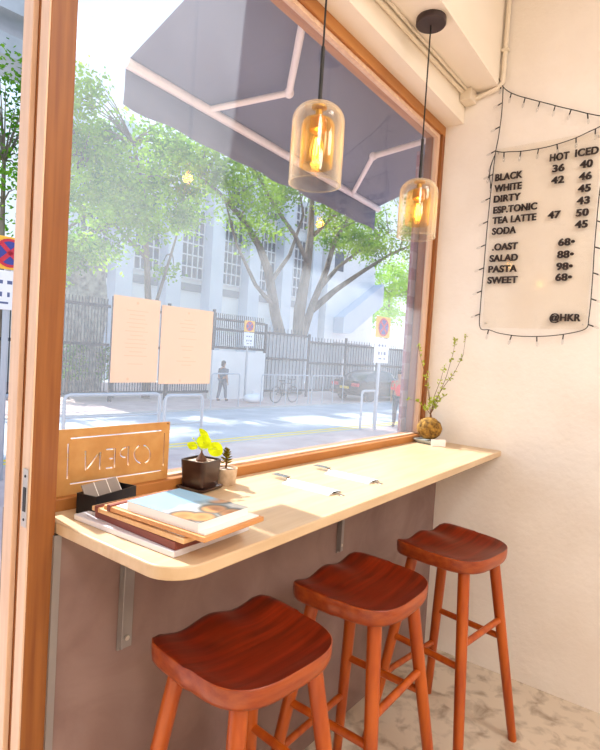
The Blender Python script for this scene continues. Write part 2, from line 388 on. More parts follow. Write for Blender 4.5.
# ------------------------------------------------------------------ stools
def stool(label, loc, rz):
    t = thing('bar_stool', label, 'stool', loc, rz, 'wooden bar stools along the counter')
    H = .764; hw = .178; n = 64; R = 14
    def outline(a):
        ca, sa = math.cos(a), math.sin(a)
        ex = 3.2 if sa < 0 else 9.0
        k = (abs(ca) ** ex + abs(sa) ** ex) ** (-1 / ex)
        return hw * k * ca * (1 + .03 * (1 if sa > 0 else 0) * abs(ca)), (.152 if sa > 0 else .165) * k * sa
    def top(x, y, q):
        u = x / hw
        rear = max(0, min(1, (.15 - y) / .3))          # 0 at straight edge, 1 at round edge
        dish = .024 * (1 - q ** 3.2)                    # hollow in the middle of the seat
        frt = max(0, min(1, (y + .02) / .17)); frt = frt * frt * (3 - 2 * frt)
        wave = .016 * (.5 - .5 * math.cos(2 * PI * min(1, abs(u) / .98))) + .004 * (1 - u * u)
        return H - (dish * (1 - frt) + wave * frt) - .004 * rear
    vs = []; fs = []
    for j in range(R + 1):
        q = j / R
        for k in range(n):
            x, y = outline(2 * PI * k / n); vs.append((x * q * .985, y * q * .985, top(x * q, y * q, q) - (.0 if j < R else .002)))
    for j in range(R):
        for k in range(n):
            k2 = (k + 1) % n; fs.append((j * n + k, j * n + k2, (j + 1) * n + k2, (j + 1) * n + k))
    for (sc, dz) in ((.998, -.004), (.998, -.024), (.988, -.040), (.965, -.049), (.92, -.052)):
        for k in range(n):
            x, y = outline(2 * PI * k / n); vs.append((x * sc, y * sc, (top(x, y, 1) if dz > -.03 else H - .002) + dz))
    for j in range(R, R + 5):
        for k in range(n):
            k2 = (k + 1) % n; fs.append((j * n + k, j * n + k2, (j + 1) * n + k2, (j + 1) * n + k))
    fs.append(tuple((R + 5) * n + k for k in range(n - 1, -1, -1)))
    b = MB(); b.add(vs, fs); b.mi = [0] * (R * n) + [1] * (len(fs) - R * n); b.build('seat', [M['seat'], M['seatsidelit']], t, True, ang=50)
    tops = {}; feet = {}
    for sx in (-1, 1):
        for sy in (-1, 1):
            tp = Vector((sx * .112, sy * .10, H - .045)); ft = Vector((sx * .215, sy * .185, 0)); tops[sx, sy] = tp; feet[sx, sy] = ft
            MB().tube([tp.lerp(ft, q) for q in (0, .3, .7, 1)], [.020, .0195, .0175, .0155], 16).build('leg', M['leg'], t, True)
    def at(sx, sy, z): a, f = tops[sx, sy], feet[sx, sy]; return f.lerp(a, z / a.z)
    for (a, b_, z) in (((-1, -1), (1, -1), .47), ((-1, 1), (1, 1), .25), ((-1, -1), (-1, 1), .40), ((1, -1), (1, 1), .40)):
        p, q = at(*a, z), at(*b_, z); MB().tube([p, q], .0115, 12).build('rung', M['leg'], t, True)
    return t
s0 = stool('nearest wooden bar stool, below the rounded end of the counter', (-1.615, -.194, 0), math.radians(-6))
dup(s0, (-1.138, -.230, 0), math.radians(-1), 'middle wooden bar stool standing between the two others')
dup(s0, (-.598, -.306, 0), math.radians(-8.5), 'farthest wooden bar stool, beside the white right wall')

# ------------------------------------------------------------------ things on the counter
TOP = 1.03
# OPEN sign with cut-through letters (seen from behind)
def sign_plate():
    cu = bpy.data.curves.new('open_sign', 'CURVE'); cu.dimensions = '2D'; cu.fill_mode = 'BOTH'; cu.extrude = .002
    def poly(pts):
        sp = cu.splines.new('POLY'); sp.points.add(len(pts) - 1); sp.use_cyclic_u = True
        for i, p in enumerate(pts): sp.points[i].co = (p[0], p[1], 0, 1)
    def slit(line, wd):
        L_ = [Vector(p) for p in line]; a = []; b_ = []
        for i, p in enumerate(L_):
            d = (L_[min(i + 1, len(L_) - 1)] - L_[max(i - 1, 0)]).normalized(); nn = Vector((-d.y, d.x)) * wd / 2
            a.append(p + nn); b_.append(p - nn)
        poly(a + b_[::-1])
    poly([(-1.8938, 1.0578), (-1.5790, 1.0578), (-1.5790, 1.2126), (-1.8938, 1.2126)])
    F = [[(-1.8599, 1.1905), (-1.6037, 1.1905)], [(-1.8568, 1.0835), (-1.5996, 1.0814)], [(-1.8650, 1.1792), (-1.8640, 1.0969)], [(-1.5960, 1.1833), (-1.5949, 1.0928)]]
    N_ = [[(-1.8218, 1.1576), (-1.8195, 1.1113)], [(-1.8164, 1.1139), (-1.7855, 1.1496)], [(-1.7823, 1.1514), (-1.7830, 1.1082)]]
    E_ = [[(-1.7430, 1.1566), (-1.7426, 1.1077)], [(-1.7683, 1.1550), (-1.7467, 1.1550)], [(-1.7579, 1.1316), (-1.7467, 1.1316)], [(-1.7668, 1.1087), (-1.7467, 1.1087)]]
    P_ = [[(-1.7055, 1.1571), (-1.7040, 1.1082)], [(-1.7107, 1.1557), (-1.7225, 1.1526), (-1.7278, 1.1447), (-1.7263, 1.1359), (-1.7188, 1.1308), (-1.7111, 1.1306)]]
    O_ = [[(-1.6658, 1.1092), (-1.6735, 1.1128), (-1.6801, 1.1186), (-1.6848, 1.1257), (-1.6871, 1.1336), (-1.6868, 1.1413), (-1.6839, 1.1481), (-1.6788, 1.1533), (-1.6719, 1.1561)],
          [(-1.6602, 1.1557), (-1.6522, 1.1523), (-1.6454, 1.1467), (-1.6406, 1.1394), (-1.6381, 1.1313), (-1.6385, 1.1233), (-1.6414, 1.1164), (-1.6468, 1.1113), (-1.6539, 1.1085)]]
    for g in (F, N_, E_, P_, O_):
        for l in g: slit(l, .0032 if g is F else .0036)
    t = bpy.data.objects.new('tmp', cu); COL.objects.link(t); bpy.context.view_layer.update()
    me = bpy.data.meshes.new_from_object(t.evaluated_get(bpy.context.evaluated_depsgraph_get())); bpy.data.objects.remove(t)
    me.transform(Matrix(((1.0, 0, 0, -.006), (0, 0, -1, .105), (0, 1, 0, 0), (0, 0, 0, 1))))
    SIGN_ROT = WR
    me.name = 'open_sign'; me.materials.clear(); me.materials.append(M['signply'])
    o = bpy.data.objects.new('open_sign', me); COL.objects.link(o)
    tag(o, 'tan board with cut-out word OPEN seen reversed, leaning on the window', 'sign')
    MB().tube([(-1.593, .1045, 1.2085), (-1.593, .101, 1.2085)], .0018, 8).build('pin', M['black'], o); o.rotation_euler = (0, 0, SIGN_ROT)
sign_plate()

# black box with cards
t = thing('card_box', 'small open black box holding cards beside the door jamb', 'box', (-1.802, .106, TOP), math.radians(12))
b = MB(); bw, bd, bh, th = .064, .029, .046, .003
b.box(-bw, bw, -bd, bd, 0, th); b.box(-bw, bw, -bd, -bd + th, th, bh); b.box(-bw, bw, bd - th, bd, th, bh); b.box(-bw, -bw + th, -bd + th, bd - th, th, bh); b.box(bw - th, bw, -bd + th, bd - th, th, bh)
b.build('body', M['box'], t, False)
for i, x in enumerate((-.034, .004, .038)):
    mx = Matrix.Translation((-1.802, .106, TOP)) @ Matrix.Rotation(math.radians(12), 4, 'Z') @ Matrix.Translation((x - .006, -.012, .006)) @ Matrix.Rotation(math.radians(-32), 4, 'X')
    cb = MB(); cb.box(-.0185, .0185, -.001, .001, 0, .066, 0, mx); cb.box(.0165, .0187, -.0013, .0013, 0, .0662, 1, mx)
    o = cb.build('business_card', [M['cardgrey'], M['cardw']], None, False)
    tag(o, ['grey card leaning in the black box, nearest the door jamb', 'grey card leaning in the middle of the black box', 'grey card leaning in the black box, nearest the counter middle'][i], 'card', 'cards in the black box')

# stack of menus
def slab(name, c, w, d, rz, z0, h, m, label, cat, bev=.0015):
    o = MB().prism([(-w / 2, -d / 2), (w / 2, -d / 2), (w / 2, d / 2), (-w / 2, d / 2)], 0, h).build(name, m, None, True, bev, (c[0], c[1], z0), rz)
    return tag(o, label, cat, 'menus stacked on the counter end')
r1 = math.radians(2)
slab('menu_sheet', (-1.785, -.070, 0), .215, .315, r1, TOP, .012, M['sleeve'], 'white plastic-sleeved menu sheets at the bottom of the stack', 'menu')
slab('menu_folder', (-1.788, -.098, 0), .185, .265, math.radians(-1), TOP + .012, .016, M['folder'], 'maroon folder lying second from the bottom of the stack', 'folder')
def clipboard(c, rz, z0, m, label, w=.174, d=.285):
    t = thing('clipboard', label, 'clipboard', (c[0], c[1], z0), rz, 'menus stacked on the counter end')
    MB().prism([(-w / 2, -d / 2), (w / 2, -d / 2), (w / 2, d / 2), (-w / 2, d / 2)], 0, .010).build('board', m, t, True, .0015)
    MB().prism([(-w / 2 + .008, -d / 2 + .008), (w / 2 - .008, -d / 2 + .008), (w / 2 - .008, d / 2 - .03), (-w / 2 + .008, d / 2 - .03)], .010, .0125).build('paper', M['paper'], t, False)['label'] = 'white sheets clipped on the board'
    MB().box(-w / 2 - .001, w / 2 + .001, d / 2 - .022, d / 2 - .012, -.0003, .0128).build('band', M['folder'], t, False)['label'] = 'dark elastic band'
clipboard((-1.797, -.105), math.radians(1), TOP + .029, M['clip'], 'pale wooden clipboard lying under the top clipboard')
clipboard((-1.796, -.150), math.radians(3), TOP + .0425, M['clipb'], 'orange wooden clipboard directly under the magazine')
mg = slab('magazine', (-1.803, -.170, 0), .142, .198, math.radians(3), TOP + .0555, .016, M['paper'], 'thick magazine with a food photo cover on top of the stack', 'magazine', 0)
MB().prism([(-.0715, -.0995), (.0715, -.0995), (.0715, .0995), (-.0715, .0995)], .016, .0166).build('cover', M['cover'], mg, False)['label'] = 'glossy photo cover in pale blue and tan'

# potted plants
t = thing('potted_plant', 'dark square pot with round lime leaves on the counter', 'plant', (-1.512, .104, TOP), math.radians(8))
def sq(h, r): return rounded(-h, h, -h, h, r, (1, 1, 1, 1), 5)
def loft(b, secs, mi=0, capb=True, capt=True):
    n = len(secs[0][0]); vs = []; fs = []
    for poly, z in secs: vs += [(x, y, z) for x, y in poly]
    for i in range(len(secs) - 1):
        for k in range(n): fs.append((i * n + k, i * n + (k + 1) % n, (i + 1) * n + (k + 1) % n, (i + 1) * n + k))
    if capb: fs.append(tuple(range(n - 1, -1, -1)))
    if capt: fs.append(tuple((len(secs) - 1) * n + k for k in range(n)))
    return b.add(vs, fs, mi)
loft(MB(), [(sq(.040, .012), 0), (sq(.047, .012), .003), (sq(.049, .012), .009), (sq(.045, .012), .009), (sq(.043, .012), .006)]).build('saucer', M['potdark'], t)
loft(MB(), [(sq(.034, .012), .006), (sq(.038, .012), .012), (sq(.042, .012), .078), (sq(.042, .012), .082), (sq(.038, .01), .082), (sq(.037, .01), .072)]).build('pot', M['potdark'], t)
loft(MB(), [(sq(.0375, .01), .070), (sq(.0375, .01), .0765)]).build('soil', M['soil'], t, False)
MB().lathe([(0, .074), (.014, .075), (.015, .081), (.009, .090), (.003, .099), (.0015, .106)], 16, c=(0, 0, 0)).build('caudex', M['cauex'], t)
lv = [((-.034, .006, .122), .015, (.5, -.2)), ((.000, -.006, .130), .021, (.7, -.35)), ((.024, .012, .144), .024, (.7, .2)), ((.032, -.022, .108), .023, (.75, -.3)), ((-.016, .012, .134), .010, (.4, .5))]
for (p, r, tl) in lv:
    st = MB().tube([(0, 0, .104), (p[0] * .4, p[1] * .4, .5 * (.104 + p[2]) + .006), p], .0008, 6).build('stem', M['stem'], t)
    mx = Matrix.Translation(p) @ Matrix.Rotation(tl[0] * 1.2, 4, 'X') @ Matrix.Rotation(tl[1] * 1.2, 4, 'Y')
    b = MB(); vs = [mx @ Vector((0, 0, -.002))]; n = 20
    for q in (.5, 1):
        for k in range(n): g = 2 * PI * k / n; vs.append(mx @ Vector((r * q * math.cos(g) * 1.05, r * q * math.sin(g), .0015 * math.sin(3 * g) * q)))
    fs = [(0, 1 + k, 1 + (k + 1) % n) for k in range(n)] + [(1 + k, 1 + n + k, 1 + n + (k + 1) % n, 1 + (k + 1) % n) for k in range(n)]
    b.add(vs, fs).build('leaf', M['leaflime'], t)
t = thing('potted_succulent', 'small round stone pot with a tiny olive succulent on the counter', 'plant', (-1.425, .092, TOP))
MB().lathe([(0, 0), (.027, 0), (.030, .004), (.0335, .044), (.034, .048), (.0305, .048), (.029, .042), (0, .042)], 32).build('pot', M['potgrey'], t)
MB().lathe([(0, .041), (.029, .042), (.02, .0455), (0, .046)], 24).build('soil', M['soil'], t)
MB().tube([(0, 0, .044), (.001, 0, .062), (-.001, .001, .082)], [.0035, .003, .0022], 8).build('stem', M['twig'], t)
b = MB()
for i in range(26):
    z = .058 + .040 * i / 26; a = i * 2.4; L_ = .024 - .009 * i / 26
    mx = Matrix.Translation((0, 0, z)) @ Matrix.Rotation(a, 4, 'Z') @ Matrix.Rotation(-.25 - .6 * i / 26, 4, 'Y')
    b.add([mx @ Vector(p) for p in ((.001, 0, 0), (L_ * .55, .007, .002), (L_, 0, 0), (L_ * .55, -.007, .002), (L_ * .5, 0, -.002))], [(0, 1, 2, 3), (0, 4, 1), (1, 4, 2), (2, 4, 3), (3, 4, 0)])
b.build('leaves', M['leafolive'], t)

# napkins and forks
def napkin(loc, rz, lab):
    b = MB(); w = .032; L_ = .084
    secs = []
    for i in range(9):
        y = -L_ + 2 * L_ * i / 8
        secs.append([(-w, y, .0005), (-w * .9, y, .004), (-.008, y, .0075), (.008, y, .0075), (w * .9, y, .004), (w, y, .0005)])
    vs = [p for s in secs for p in s]; fs = []
    for i in range(8):
        for k in range(5): fs.append((i * 6 + k, i * 6 + k + 1, i * 6 + 7 + k, i * 6 + 6 + k))
        fs.append((i * 6 + 5, i * 6, i * 6 + 6, i * 6 + 11))
    b.add(vs, fs)
    o = b.build('napkin', M['napkin'], None, True, 0, loc, rz); return tag(o, lab, 'napkin', 'napkins folded round the forks')
def fork(loc, rz, lab):
    t = thing('fork', lab, 'fork', loc, rz, 'forks wrapped in napkins')
    MB().add([(x, y, z) for y, wd, z in ((-.118, .008, .0015), (-.07, .006, .0025), (.076, .0045, .0030), (.096, .007, .010)) for x in (-wd, wd)], [(0, 1, 3, 2), (2, 3, 5, 4), (4, 5, 7, 6)]).build('handle', M['cutlery'], t).modifiers.new('s', 'SOLIDIFY').thickness = .002
    b = MB(); b.box(-.0125, .0125, .094, .112, .0095, .012)
    for i in range(4):
        x = -.0105 + i * .007; b.box(x - .0019, x + .0019, .112, .152, .0095, .012)
    b.build('tines', M['cutlery'], t, False, .0005)
rn = math.radians(5)
for (cx, cy, ln, lf) in ((-1.264, -.100, 'nearer white napkin lying on the counter', 'nearer fork in a napkin on the counter, closer to the pots'), (-1.050, -.108, 'farther white napkin on the counter, toward the right wall', 'farther fork in a napkin, toward the right wall')):
    napkin((cx, cy, TOP), math.radians(-1), ln)
    fork((cx + .008, cy + .006, TOP), -rn, lf)

# moss ball plant
t = thing('moss_ball_plant', 'moss ball plant with thin leafy twigs in the counter corner', 'plant', (-.112, .025, TOP + .0185))
b = MB(); b.ball((0, 0, .053), .056, 28, 16, sc=(1.06, 1.06, .95))
o = b.build('moss_ball', M['moss'], t); dm = o.modifiers.new('d', 'DISPLACE'); tx = bpy.data.textures.new('mossn', 'CLOUDS'); tx.noise_scale = .018; dm.texture = tx; dm.strength = .009
MB().tube([(0, 0, .100), (.001, -.002, .110), (0, 0, .124)], [.008, .006, .004], 8).build('stem', M['twig'], t)
R_ = Vector((.592, -.803, .04)); U_ = Vector((0, 0, 1))       # twigs fan out roughly along the wall
# each twig: list of (sideways, up) in metres measured from the crown of the ball
tw = [[(0, .10), (.035, .19), (.075, .30), (.105, .43), (.115, .50)], [(0, .10), (.02, .17), (.06, .24), (.125, .33), (.165, .42), (.175, .53)],
      [(0, .10), (-.015, .18), (-.045, .30), (-.085, .40), (-.105, .47)], [(0, .10), (-.01, .17), (-.025, .25), (-.03, .33)], [(0, .10), (.015, .20), (.045, .29), (.06, .36)],
      [(0, .10), (-.03, .14), (-.07, .17), (-.125, .18)], [(0, .10), (.03, .15), (.06, .19), (.085, .20)]]
rg = random.Random(3); foli = MB()
for q, ln in enumerate(tw):
    off = Vector((rg.uniform(-.02, .02), rg.uniform(-.02, .02), 0)) * .5
    pts = [R_ * a * .86 + U_ * c_ * .90 + Vector((0, 0, .030)) + off * (i / 3) for i, (a, c_) in enumerate(ln)]
    MB().tube(pts, [.0016 - .0011 * i / len(pts) for i in range(len(pts))], 6).build('twig', M['twig'], t)
    for i in range(1, len(pts)):
        for k in range(13 if rg.random() < .6 else 5):
            c_ = pts[i - 1].lerp(pts[i], rg.uniform(.55, 1.05)); d = Vector((rg.uniform(-1, 1), rg.uniform(-1, 1), rg.uniform(-.3, 1))).normalized()
            e_ = d.cross(Vector((rg.uniform(-1, 1), rg.uniform(-1, 1), rg.uniform(-1, 1)))).normalized(); l = rg.uniform(.011, .021)
            foli.add([c_, c_ + d * l * .5 + e_ * l * .28, c_ + d * l, c_ + d * l * .5 - e_ * l * .28], [(0, 1, 2, 3)])
foli.build('leaves', M['leaftwig'], t, False)
t = thing('square_dish', 'small grey square dish under the moss ball', 'dish', (-.112, .025, TOP), math.radians(-12))
loft(MB(), [(sq(.040, .006), 0), (sq(.042, .006), .004), (sq(.052, .006), .016), (sq(.052, .006), .019), (sq(.048, .006), .019), (sq(.042, .006), .012)]).build('body', M['dish'], t)
o = MB().box(-.036, .036, -.001, .001, 0, .032, 0, Matrix.Rotation(-.12, 4, 'X')).build('price_card', M['paper'], None, False, 0, (-.165, -.046, TOP), math.radians(-42)); tag(o, 'small white card propped against the grey dish', 'card')

# ------------------------------------------------------------------ posters on the glass
for i, (x0, x1, z0, z1, lab) in enumerate(((-1.759, -1.6199, 1.3181, 1.5367, 'pinkish poster sheet stuck on the window, nearer the door jamb'), (-1.6136, -1.431, 1.3139, 1.5272, 'pinkish poster sheet stuck on the window, farther from the door jamb'))):
    o = turn(MB().box(x0, x1, .1252, .1266, z0, z1).build('poster', M['poster'], None, False))
    tag(o, lab, 'poster', 'paper sheets taped to the window')
    b = MB(); r = random.Random(i); cx = (x0 + x1) / 2
    for k in range(14):
        z = z1 - .035 - k * .0105; hw_ = r.uniform(.012, .036)
        if r.random() < .25: continue
        b.box(cx - hw_, cx + hw_, .1248, .1252, z, z + .002)
    b.build('printing', M['posterink'], o, False)['label'] = 'faint print showing through the sheet'
    for (px, pz) in ((cx, z1 - .014), (cx - .02, z0 + .009)):
        MB().tube([(px, .1252, pz), (px, .1245, pz)], .0035, 12).build('sticker', M['posterink'], o)

# ------------------------------------------------------------------ pendants
def pendant(loc, drop, label):
    """loc = point on the soffit, drop = distance down to the shade bottom"""
    t = thing('pendant_lamp', label, 'lamp', loc, 0, 'amber glass pendants above the counter')
    MB().lathe([(0, 0), (.055, 0), (.056, -.004), (.056, -.022), (.053, -.026), (0, -.026)], 40).build('canopy', M['bronze'], t)
    b0 = -drop; h = .215; R = .073
    MB().tube([(0, 0, -.02), (0, 0, b0 + h + .15)], .0028, 8).build('cord', M['cordblack'], t)
    MB().tube([(0, 0, b0 + h + .155), (0, 0, b0 + h - .004)], .0055, 12).build('rod', M['black'], t)
    # clear outer dome, open below, with a real wall thickness
    def dome(R, z0, z1, rr, th):
        out = [(R, z0)] + [(R - rr + rr * math.cos(a), z1 - rr + rr * math.sin(a)) for a in [PI / 2 * i / 8 for i in range(8)]] + [(.012, z1)]
        inn = [(r_ - th if r_ > .02 else r_, z_ - th) for r_, z_ in out]; inn[0] = (R - th, z0)
        return out, inn
    out, inn = dome(R, b0, b0 + h, .050, .003)
    g = MB(); g.lathe_open(inn[::-1] + out, 40); g.tube([((R - .0015) * math.cos(2 * PI * k / 40), (R - .0015) * math.sin(2 * PI * k / 40), b0) for k in range(41)], .0022, 6, 0, False); g.build('shade', M['shade'], t)['label'] = 'clear glass outer shade, open at the bottom'
    out, inn = dome(.046, b0 + .048, b0 + .178, .022, .002)
    g = MB(); g.lathe_open(inn[::-1] + out, 32); g.build('inner_shade', M['amber'], t)['label'] = 'amber glass inner shade'
    MB().lathe([(0, h - .004), (.021, h - .004), (.021, h - .010), (.010, h - .014), (.010, h - .030), (.022, h - .036), (.024, h - .07), (.018, h - .074), (0, h - .074)], 28, c=(0, 0, b0)).build('socket', M['brass'], t)
    bp = [(0, .058), (.006, .060), (.014, .068), (.019, .080), (.020, .092), (.016, .112), (.011, .130), (.010, .142)]
    g = MB(); g.lathe(bp, 24, c=(0, 0, b0)); bo = g.build('bulb', M['bulb'], t)
    f = MB()
    for k in range(4):
        a = PI / 4 + PI / 2 * k; f.tube([(.004 * math.cos(a), .004 * math.sin(a), b0 + .125), (.009 * math.cos(a), .009 * math.sin(a), b0 + .080)], .0012, 6)
    f.build('filament', M['filament'], bo)
    lt = bpy.data.lights.new('pendant_glow', 'POINT'); lt.energy = .5; lt.color = (1, .86, .58); lt.shadow_soft_size = .015
    lo = bpy.data.objects.new('pendant_glow', lt); COL.objects.link(lo); lo.parent = t; lo.location = (0, 0, b0 + .10)
    return t
pendant((-1.335, -.095, 2.71), 2.71 - 1.888, 'nearer pendant lamp, amber glass shade hanging before the window')
pendant((-.636, -.080, 2.71), 2.71 - 1.892, 'farther pendant lamp, amber glass shade beside the right wall')

# ------------------------------------------------------------------ conduits
t = thing('conduit', 'cream cable conduit along the soffit with a junction box', 'conduit', (0, 0, 0), WR)
MB().tube([(-1.6, .000, 2.700), (-.16, .000, 2.700), (-.05, -.004, 2.698)], .0105, 12).build('pipe', M['conduit'], t)
MB().tube([(-1.6, -.024, 2.7035), (-.05, -.022, 2.703)], .0058, 10).build('cable', M['conduit'], t)
MB().box(-.075, -.002, -.048, .008, 2.655, 2.709).build('junction_box', M['conduit'], t, False, .004)
MB().tube([(-.013, -.04, 2.678), (-.013, -.10, 2.690), (-.013, -.145, 2.700), (-.013, -.168, 2.72), (-.013, -.170, 2.78), (-.013, -.170, 3.29)], .0105, 12).build('riser', M['conduit'], t)
MB().box(-.026, 0, -.186, -.154, 2.86, 2.872).build('clip', M['conduit'], t, False, .001)

# ------------------------------------------------------------------ menu board on the right wall
t = thing('menu_board', 'clear acrylic menu board with black letters on the right wall', 'menu board', (0, -.375, 1.6))
def WM(y, z, x=-.0135): return Matrix.Translation((0, .375, -1.6)) @ Matrix(((0, 0, -1, x), (-1, 0, 0, y), (0, 1, 0, z), (0, 0, 0, 1)))
mb = MB().box(-.0115, -.0075, -.2175, .2175, -.003, .823)
mb.build('panel', M['acrylic'], t, False)['label'] = 'clear acrylic sheet'
for y, z in ((-.205, .018), (.205, .018), (.205, .805), (-.205, .805)):
    MB().tube([(0, y, z), (-.0135, y, z)], .0035, 10).build('standoff', M['plate'], t)
rows = [('BLACK', .165, 2.276, .122), ('WHITE', .165, 2.226, .122), ('DIRTY', .166, 2.177, .120), ('ESP.TONIC', .168, 2.126, .192), ('TEA LATTE', .168, 2.078, .192), ('SODA', .170, 2.028, .108),
        ('.OAST', .176, 1.955, .114), ('SALAD', .168, 1.903, .127), ('PASTA', .166, 1.853, .129), ('SWEET', .166, 1.802, .135),
        ('HOT', .396, 2.329, .078), ('ICED', .496, 2.332, .090), ('36', .410, 2.280, .050), ('42', .410, 2.229, .052),
        ('40', .518, 2.281, .050), ('46', .518, 2.230, .050), ('45', .518, 2.179, .050), ('43', .518, 2.128, .050), ('50', .518, 2.077, .050), ('45', .518, 2.028, .050), ('47', .407, 2.079, .052),
        ('68•', .458, 1.957, .066), ('88•', .458, 1.904, .066), ('98•', .458, 1.853, .066), ('68•', .458, 1.806, .066), ('@HKR', .448, 1.632, .123)]
for txt, y, z, wd in rows:
    o = text_mesh('lettering', txt, .043, M['letter'], t, Matrix.Identity(4), .002, .0009, 1, 1.06)
    bm = bmesh.new(); bm.from_mesh(o.data)                          # heavier strokes: the outline laid three times side by side
    g0 = bm.verts[:] + bm.edges[:] + bm.faces[:]
    for dx in (-.0014, .0014):
        r_ = bmesh.ops.duplicate(bm, geom=g0); bmesh.ops.translate(bm, vec=(dx, 0, dx * .02), verts=[e for e in r_['geom'] if isinstance(e, bmesh.types.BMVert)])
    bm.to_mesh(o.data); bm.free()
    xs = [v.co.x for v in o.data.vertices]; sc = wd / (max(xs) - min(xs))
    o.data.transform(Matrix.Translation((-min(xs), 0, 0))); o.data.transform(WM(-y, z) @ Matrix.Diagonal((sc, 1, 1, 1)))

# ------------------------------------------------------------------ string lights
c1 = [(-0.137, 2.772), (-0.174, 2.699), (-0.226, 2.655), (-0.293, 2.62), (-0.358, 2.588), (-0.421, 2.557), (-0.482, 2.529), (-0.541, 2.501), (-0.602, 2.478), (-.70, 2.45)]
c2 = [(-0.172, 2.7), (-0.174, 2.586), (-0.168, 2.478), (-0.160, 2.41), (-0.155, 2.305), (-0.150, 2.168), (-0.147, 2.029), (-0.146, 1.866), (-0.144, 1.702), (-0.150, 1.596), (-0.195, 1.585), (-0.246, 1.570), (-0.344, 1.56), (-0.452, 1.565), (-0.546, 1.582), (-0.596, 1.603), (-0.602, 1.646), (-0.604, 1.721), (-0.603, 1.847), (-0.601, 1.93), (-0.601, 2.076), (-0.603, 2.179), (-0.612, 2.29), (-.612, 2.43)]
c3 = [(-0.160, 2.412), (-0.192, 2.402), (-0.224, 2.399), (-0.281, 2.392), (-0.381, 2.392), (-0.48, 2.407), (-0.547, 2.428), (-0.612, 2.45)]
c4 = [(-0.160, 2.401), (-0.144, 2.353), (-0.140, 2.303), (-0.150, 2.256)]
t = thing('string_lights', 'black string of tiny bulbs draped round the menu board', 'string lights', (0, 0, 0))
def smooth(pts, n=6):
    out = []
    for i in range(len(pts) - 1):
        p0, p1, p2, p3 = pts[max(i - 1, 0)], pts[i], pts[i + 1], pts[min(i + 2, len(pts) - 1)]
        for k in range(n):
            u = k / n; out.append(tuple(.5 * ((2 * p1[j]) + (-p0[j] + p2[j]) * u + (2 * p0[j] - 5 * p1[j] + 4 * p2[j] - p3[j]) * u * u + (-p0[j] + 3 * p1[j] - 3 * p2[j] + p3[j]) * u ** 3) for j in (0, 1)))
    return out + [pts[-1]]
rg = random.Random(5); bulbs = []
for cpts, step, ph in ((c1, .072, .06), (c2, .108, .07), (c3, .075, .04), (c4, .05, .04)):
    sp_ = smooth(cpts); xo = -.0185
    MB().tube([(xo, y, z) for y, z in sp_], .0021, 6).build('cord', M['cordblack'], t)
    acc = 0; nxt = ph
    for a, b_ in zip(sp_, sp_[1:]):
        d = math.dist(a, b_)
        while acc + d > nxt:
            u = (nxt - acc) / d; y = a[0] + (b_[0] - a[0]) * u; z = a[1] + (b_[1] - a[1]) * u
            vert = abs(b_[1] - a[1]) > abs(b_[0] - a[0]); sg = 1 if y > -.4 else -1
            dv = Vector((0, sg * .9, -.35)) if vert and cpts is c2 else Vector((0, .15 * rg.uniform(-1, 2), -1))
            bulbs.append((y, z, dv.normalized())); nxt += step
        acc += d
for y, z, d in bulbs:
    p = Vector((-.0185, y, z)); b = MB(); b.tube([p, p + d * .022], [.0026, .0030], 8, 0); b.tube([p + d * .022, p + d * .030, p + d * .040, p + d * .046], [.0034, .0055, .0050, .001], 8, 1)
    b.build('bulb', [M['cordblack'], M['bulbclear']], t)

# ------------------------------------------------------------------ ceiling lamps behind the viewpoint
for i, (x, y, lab) in enumerate(((-3.2, -1.9, 'round ceiling lamp over the room, nearer the doorway'), (-1.2, -1.9, 'round ceiling lamp over the room, nearer the right wall'), (-3.2, -3.0, 'round ceiling lamp near the back wall, doorway side'), (-1.2, -3.0, 'round ceiling lamp near the back wall, right side'))):
    t = thing('ceiling_lamp', lab, 'lamp', (x, y, 3.3), 0, 'round ceiling lamps')
    MB().lathe([(.10, 0), (.10, -.03), (.085, -.035), (.085, -.02), (0, -.02)], 24).build('rim', M['plate'], t)
    MB().lathe([(0, -.021), (.084, -.021), (.084, -.024), (0, -.024)], 24).build('lens', M['lampwhite'], t)
    la = bpy.data.lights.new('lamp_light', 'AREA'); la.shape = 'DISK'; la.size = .8; la.energy = 20; la.color = (1, .99, .98)
    lo = bpy.data.objects.new('lamp_light', la); COL.objects.link(lo); lo.parent = t; lo.location = (0, 0, -.06)

# ------------------------------------------------------------------ awning
t = thing('awning', 'grey canvas awning on white folding arms outside the window', 'awning', (-.32, .2, 2.66))
A = Vector((-.32, .2, 2.66))
bl, br = Vector((-1.335, .79, 2.45)) - A, Vector((.73, .86, 2.45)) - A
wl, wr = Vector((-1.345, .2, 2.665)) - A, Vector((.73, .2, 2.665)) - A
b = MB(); n = 10
vs = []
for i in range(n + 1):
    u = i / n; vs += [wl.lerp(bl, u) + Vector((0, 0, .012)), wr.lerp(br, u) + Vector((0, 0, .012))]
for i in range(n + 1):
    u = i / n; vs += [wl.lerp(bl, u) + Vector((0, 0, .016)), wr.lerp(br, u) + Vector((0, 0, .016))]
fs = []
for i in range(n):
    fs.append((2 * i, 2 * i + 1, 2 * i + 3, 2 * i + 2)); o_ = 2 * n + 2; fs.append((o_ + 2 * i, o_ + 2 * i + 2, o_ + 2 * i + 3, o_ + 2 * i + 1))
b.add(vs, fs).build('canopy', M['canvas'], t, False)
b = MB(); n = 40; vs = []
for i in range(n + 1):
    p = bl.lerp(br, i / n) + Vector((0, .018, .012)); w_ = .006 * math.sin(i * 1.1)
    vs += [p, p + Vector((0, w_, -.10)), p + Vector((0, w_ * 1.5 + .004, -.155 - .004 * math.sin(i * .8)))]
fs = []
for i in range(n):
    for k in range(2): fs.append((3 * i + k, 3 * i + k + 1, 3 * i + 4 + k, 3 * i + 3 + k))
o = b.add(vs, fs).build('valance', M['canvas'], t); o.modifiers.new('s', 'SOLIDIFY').thickness = .003
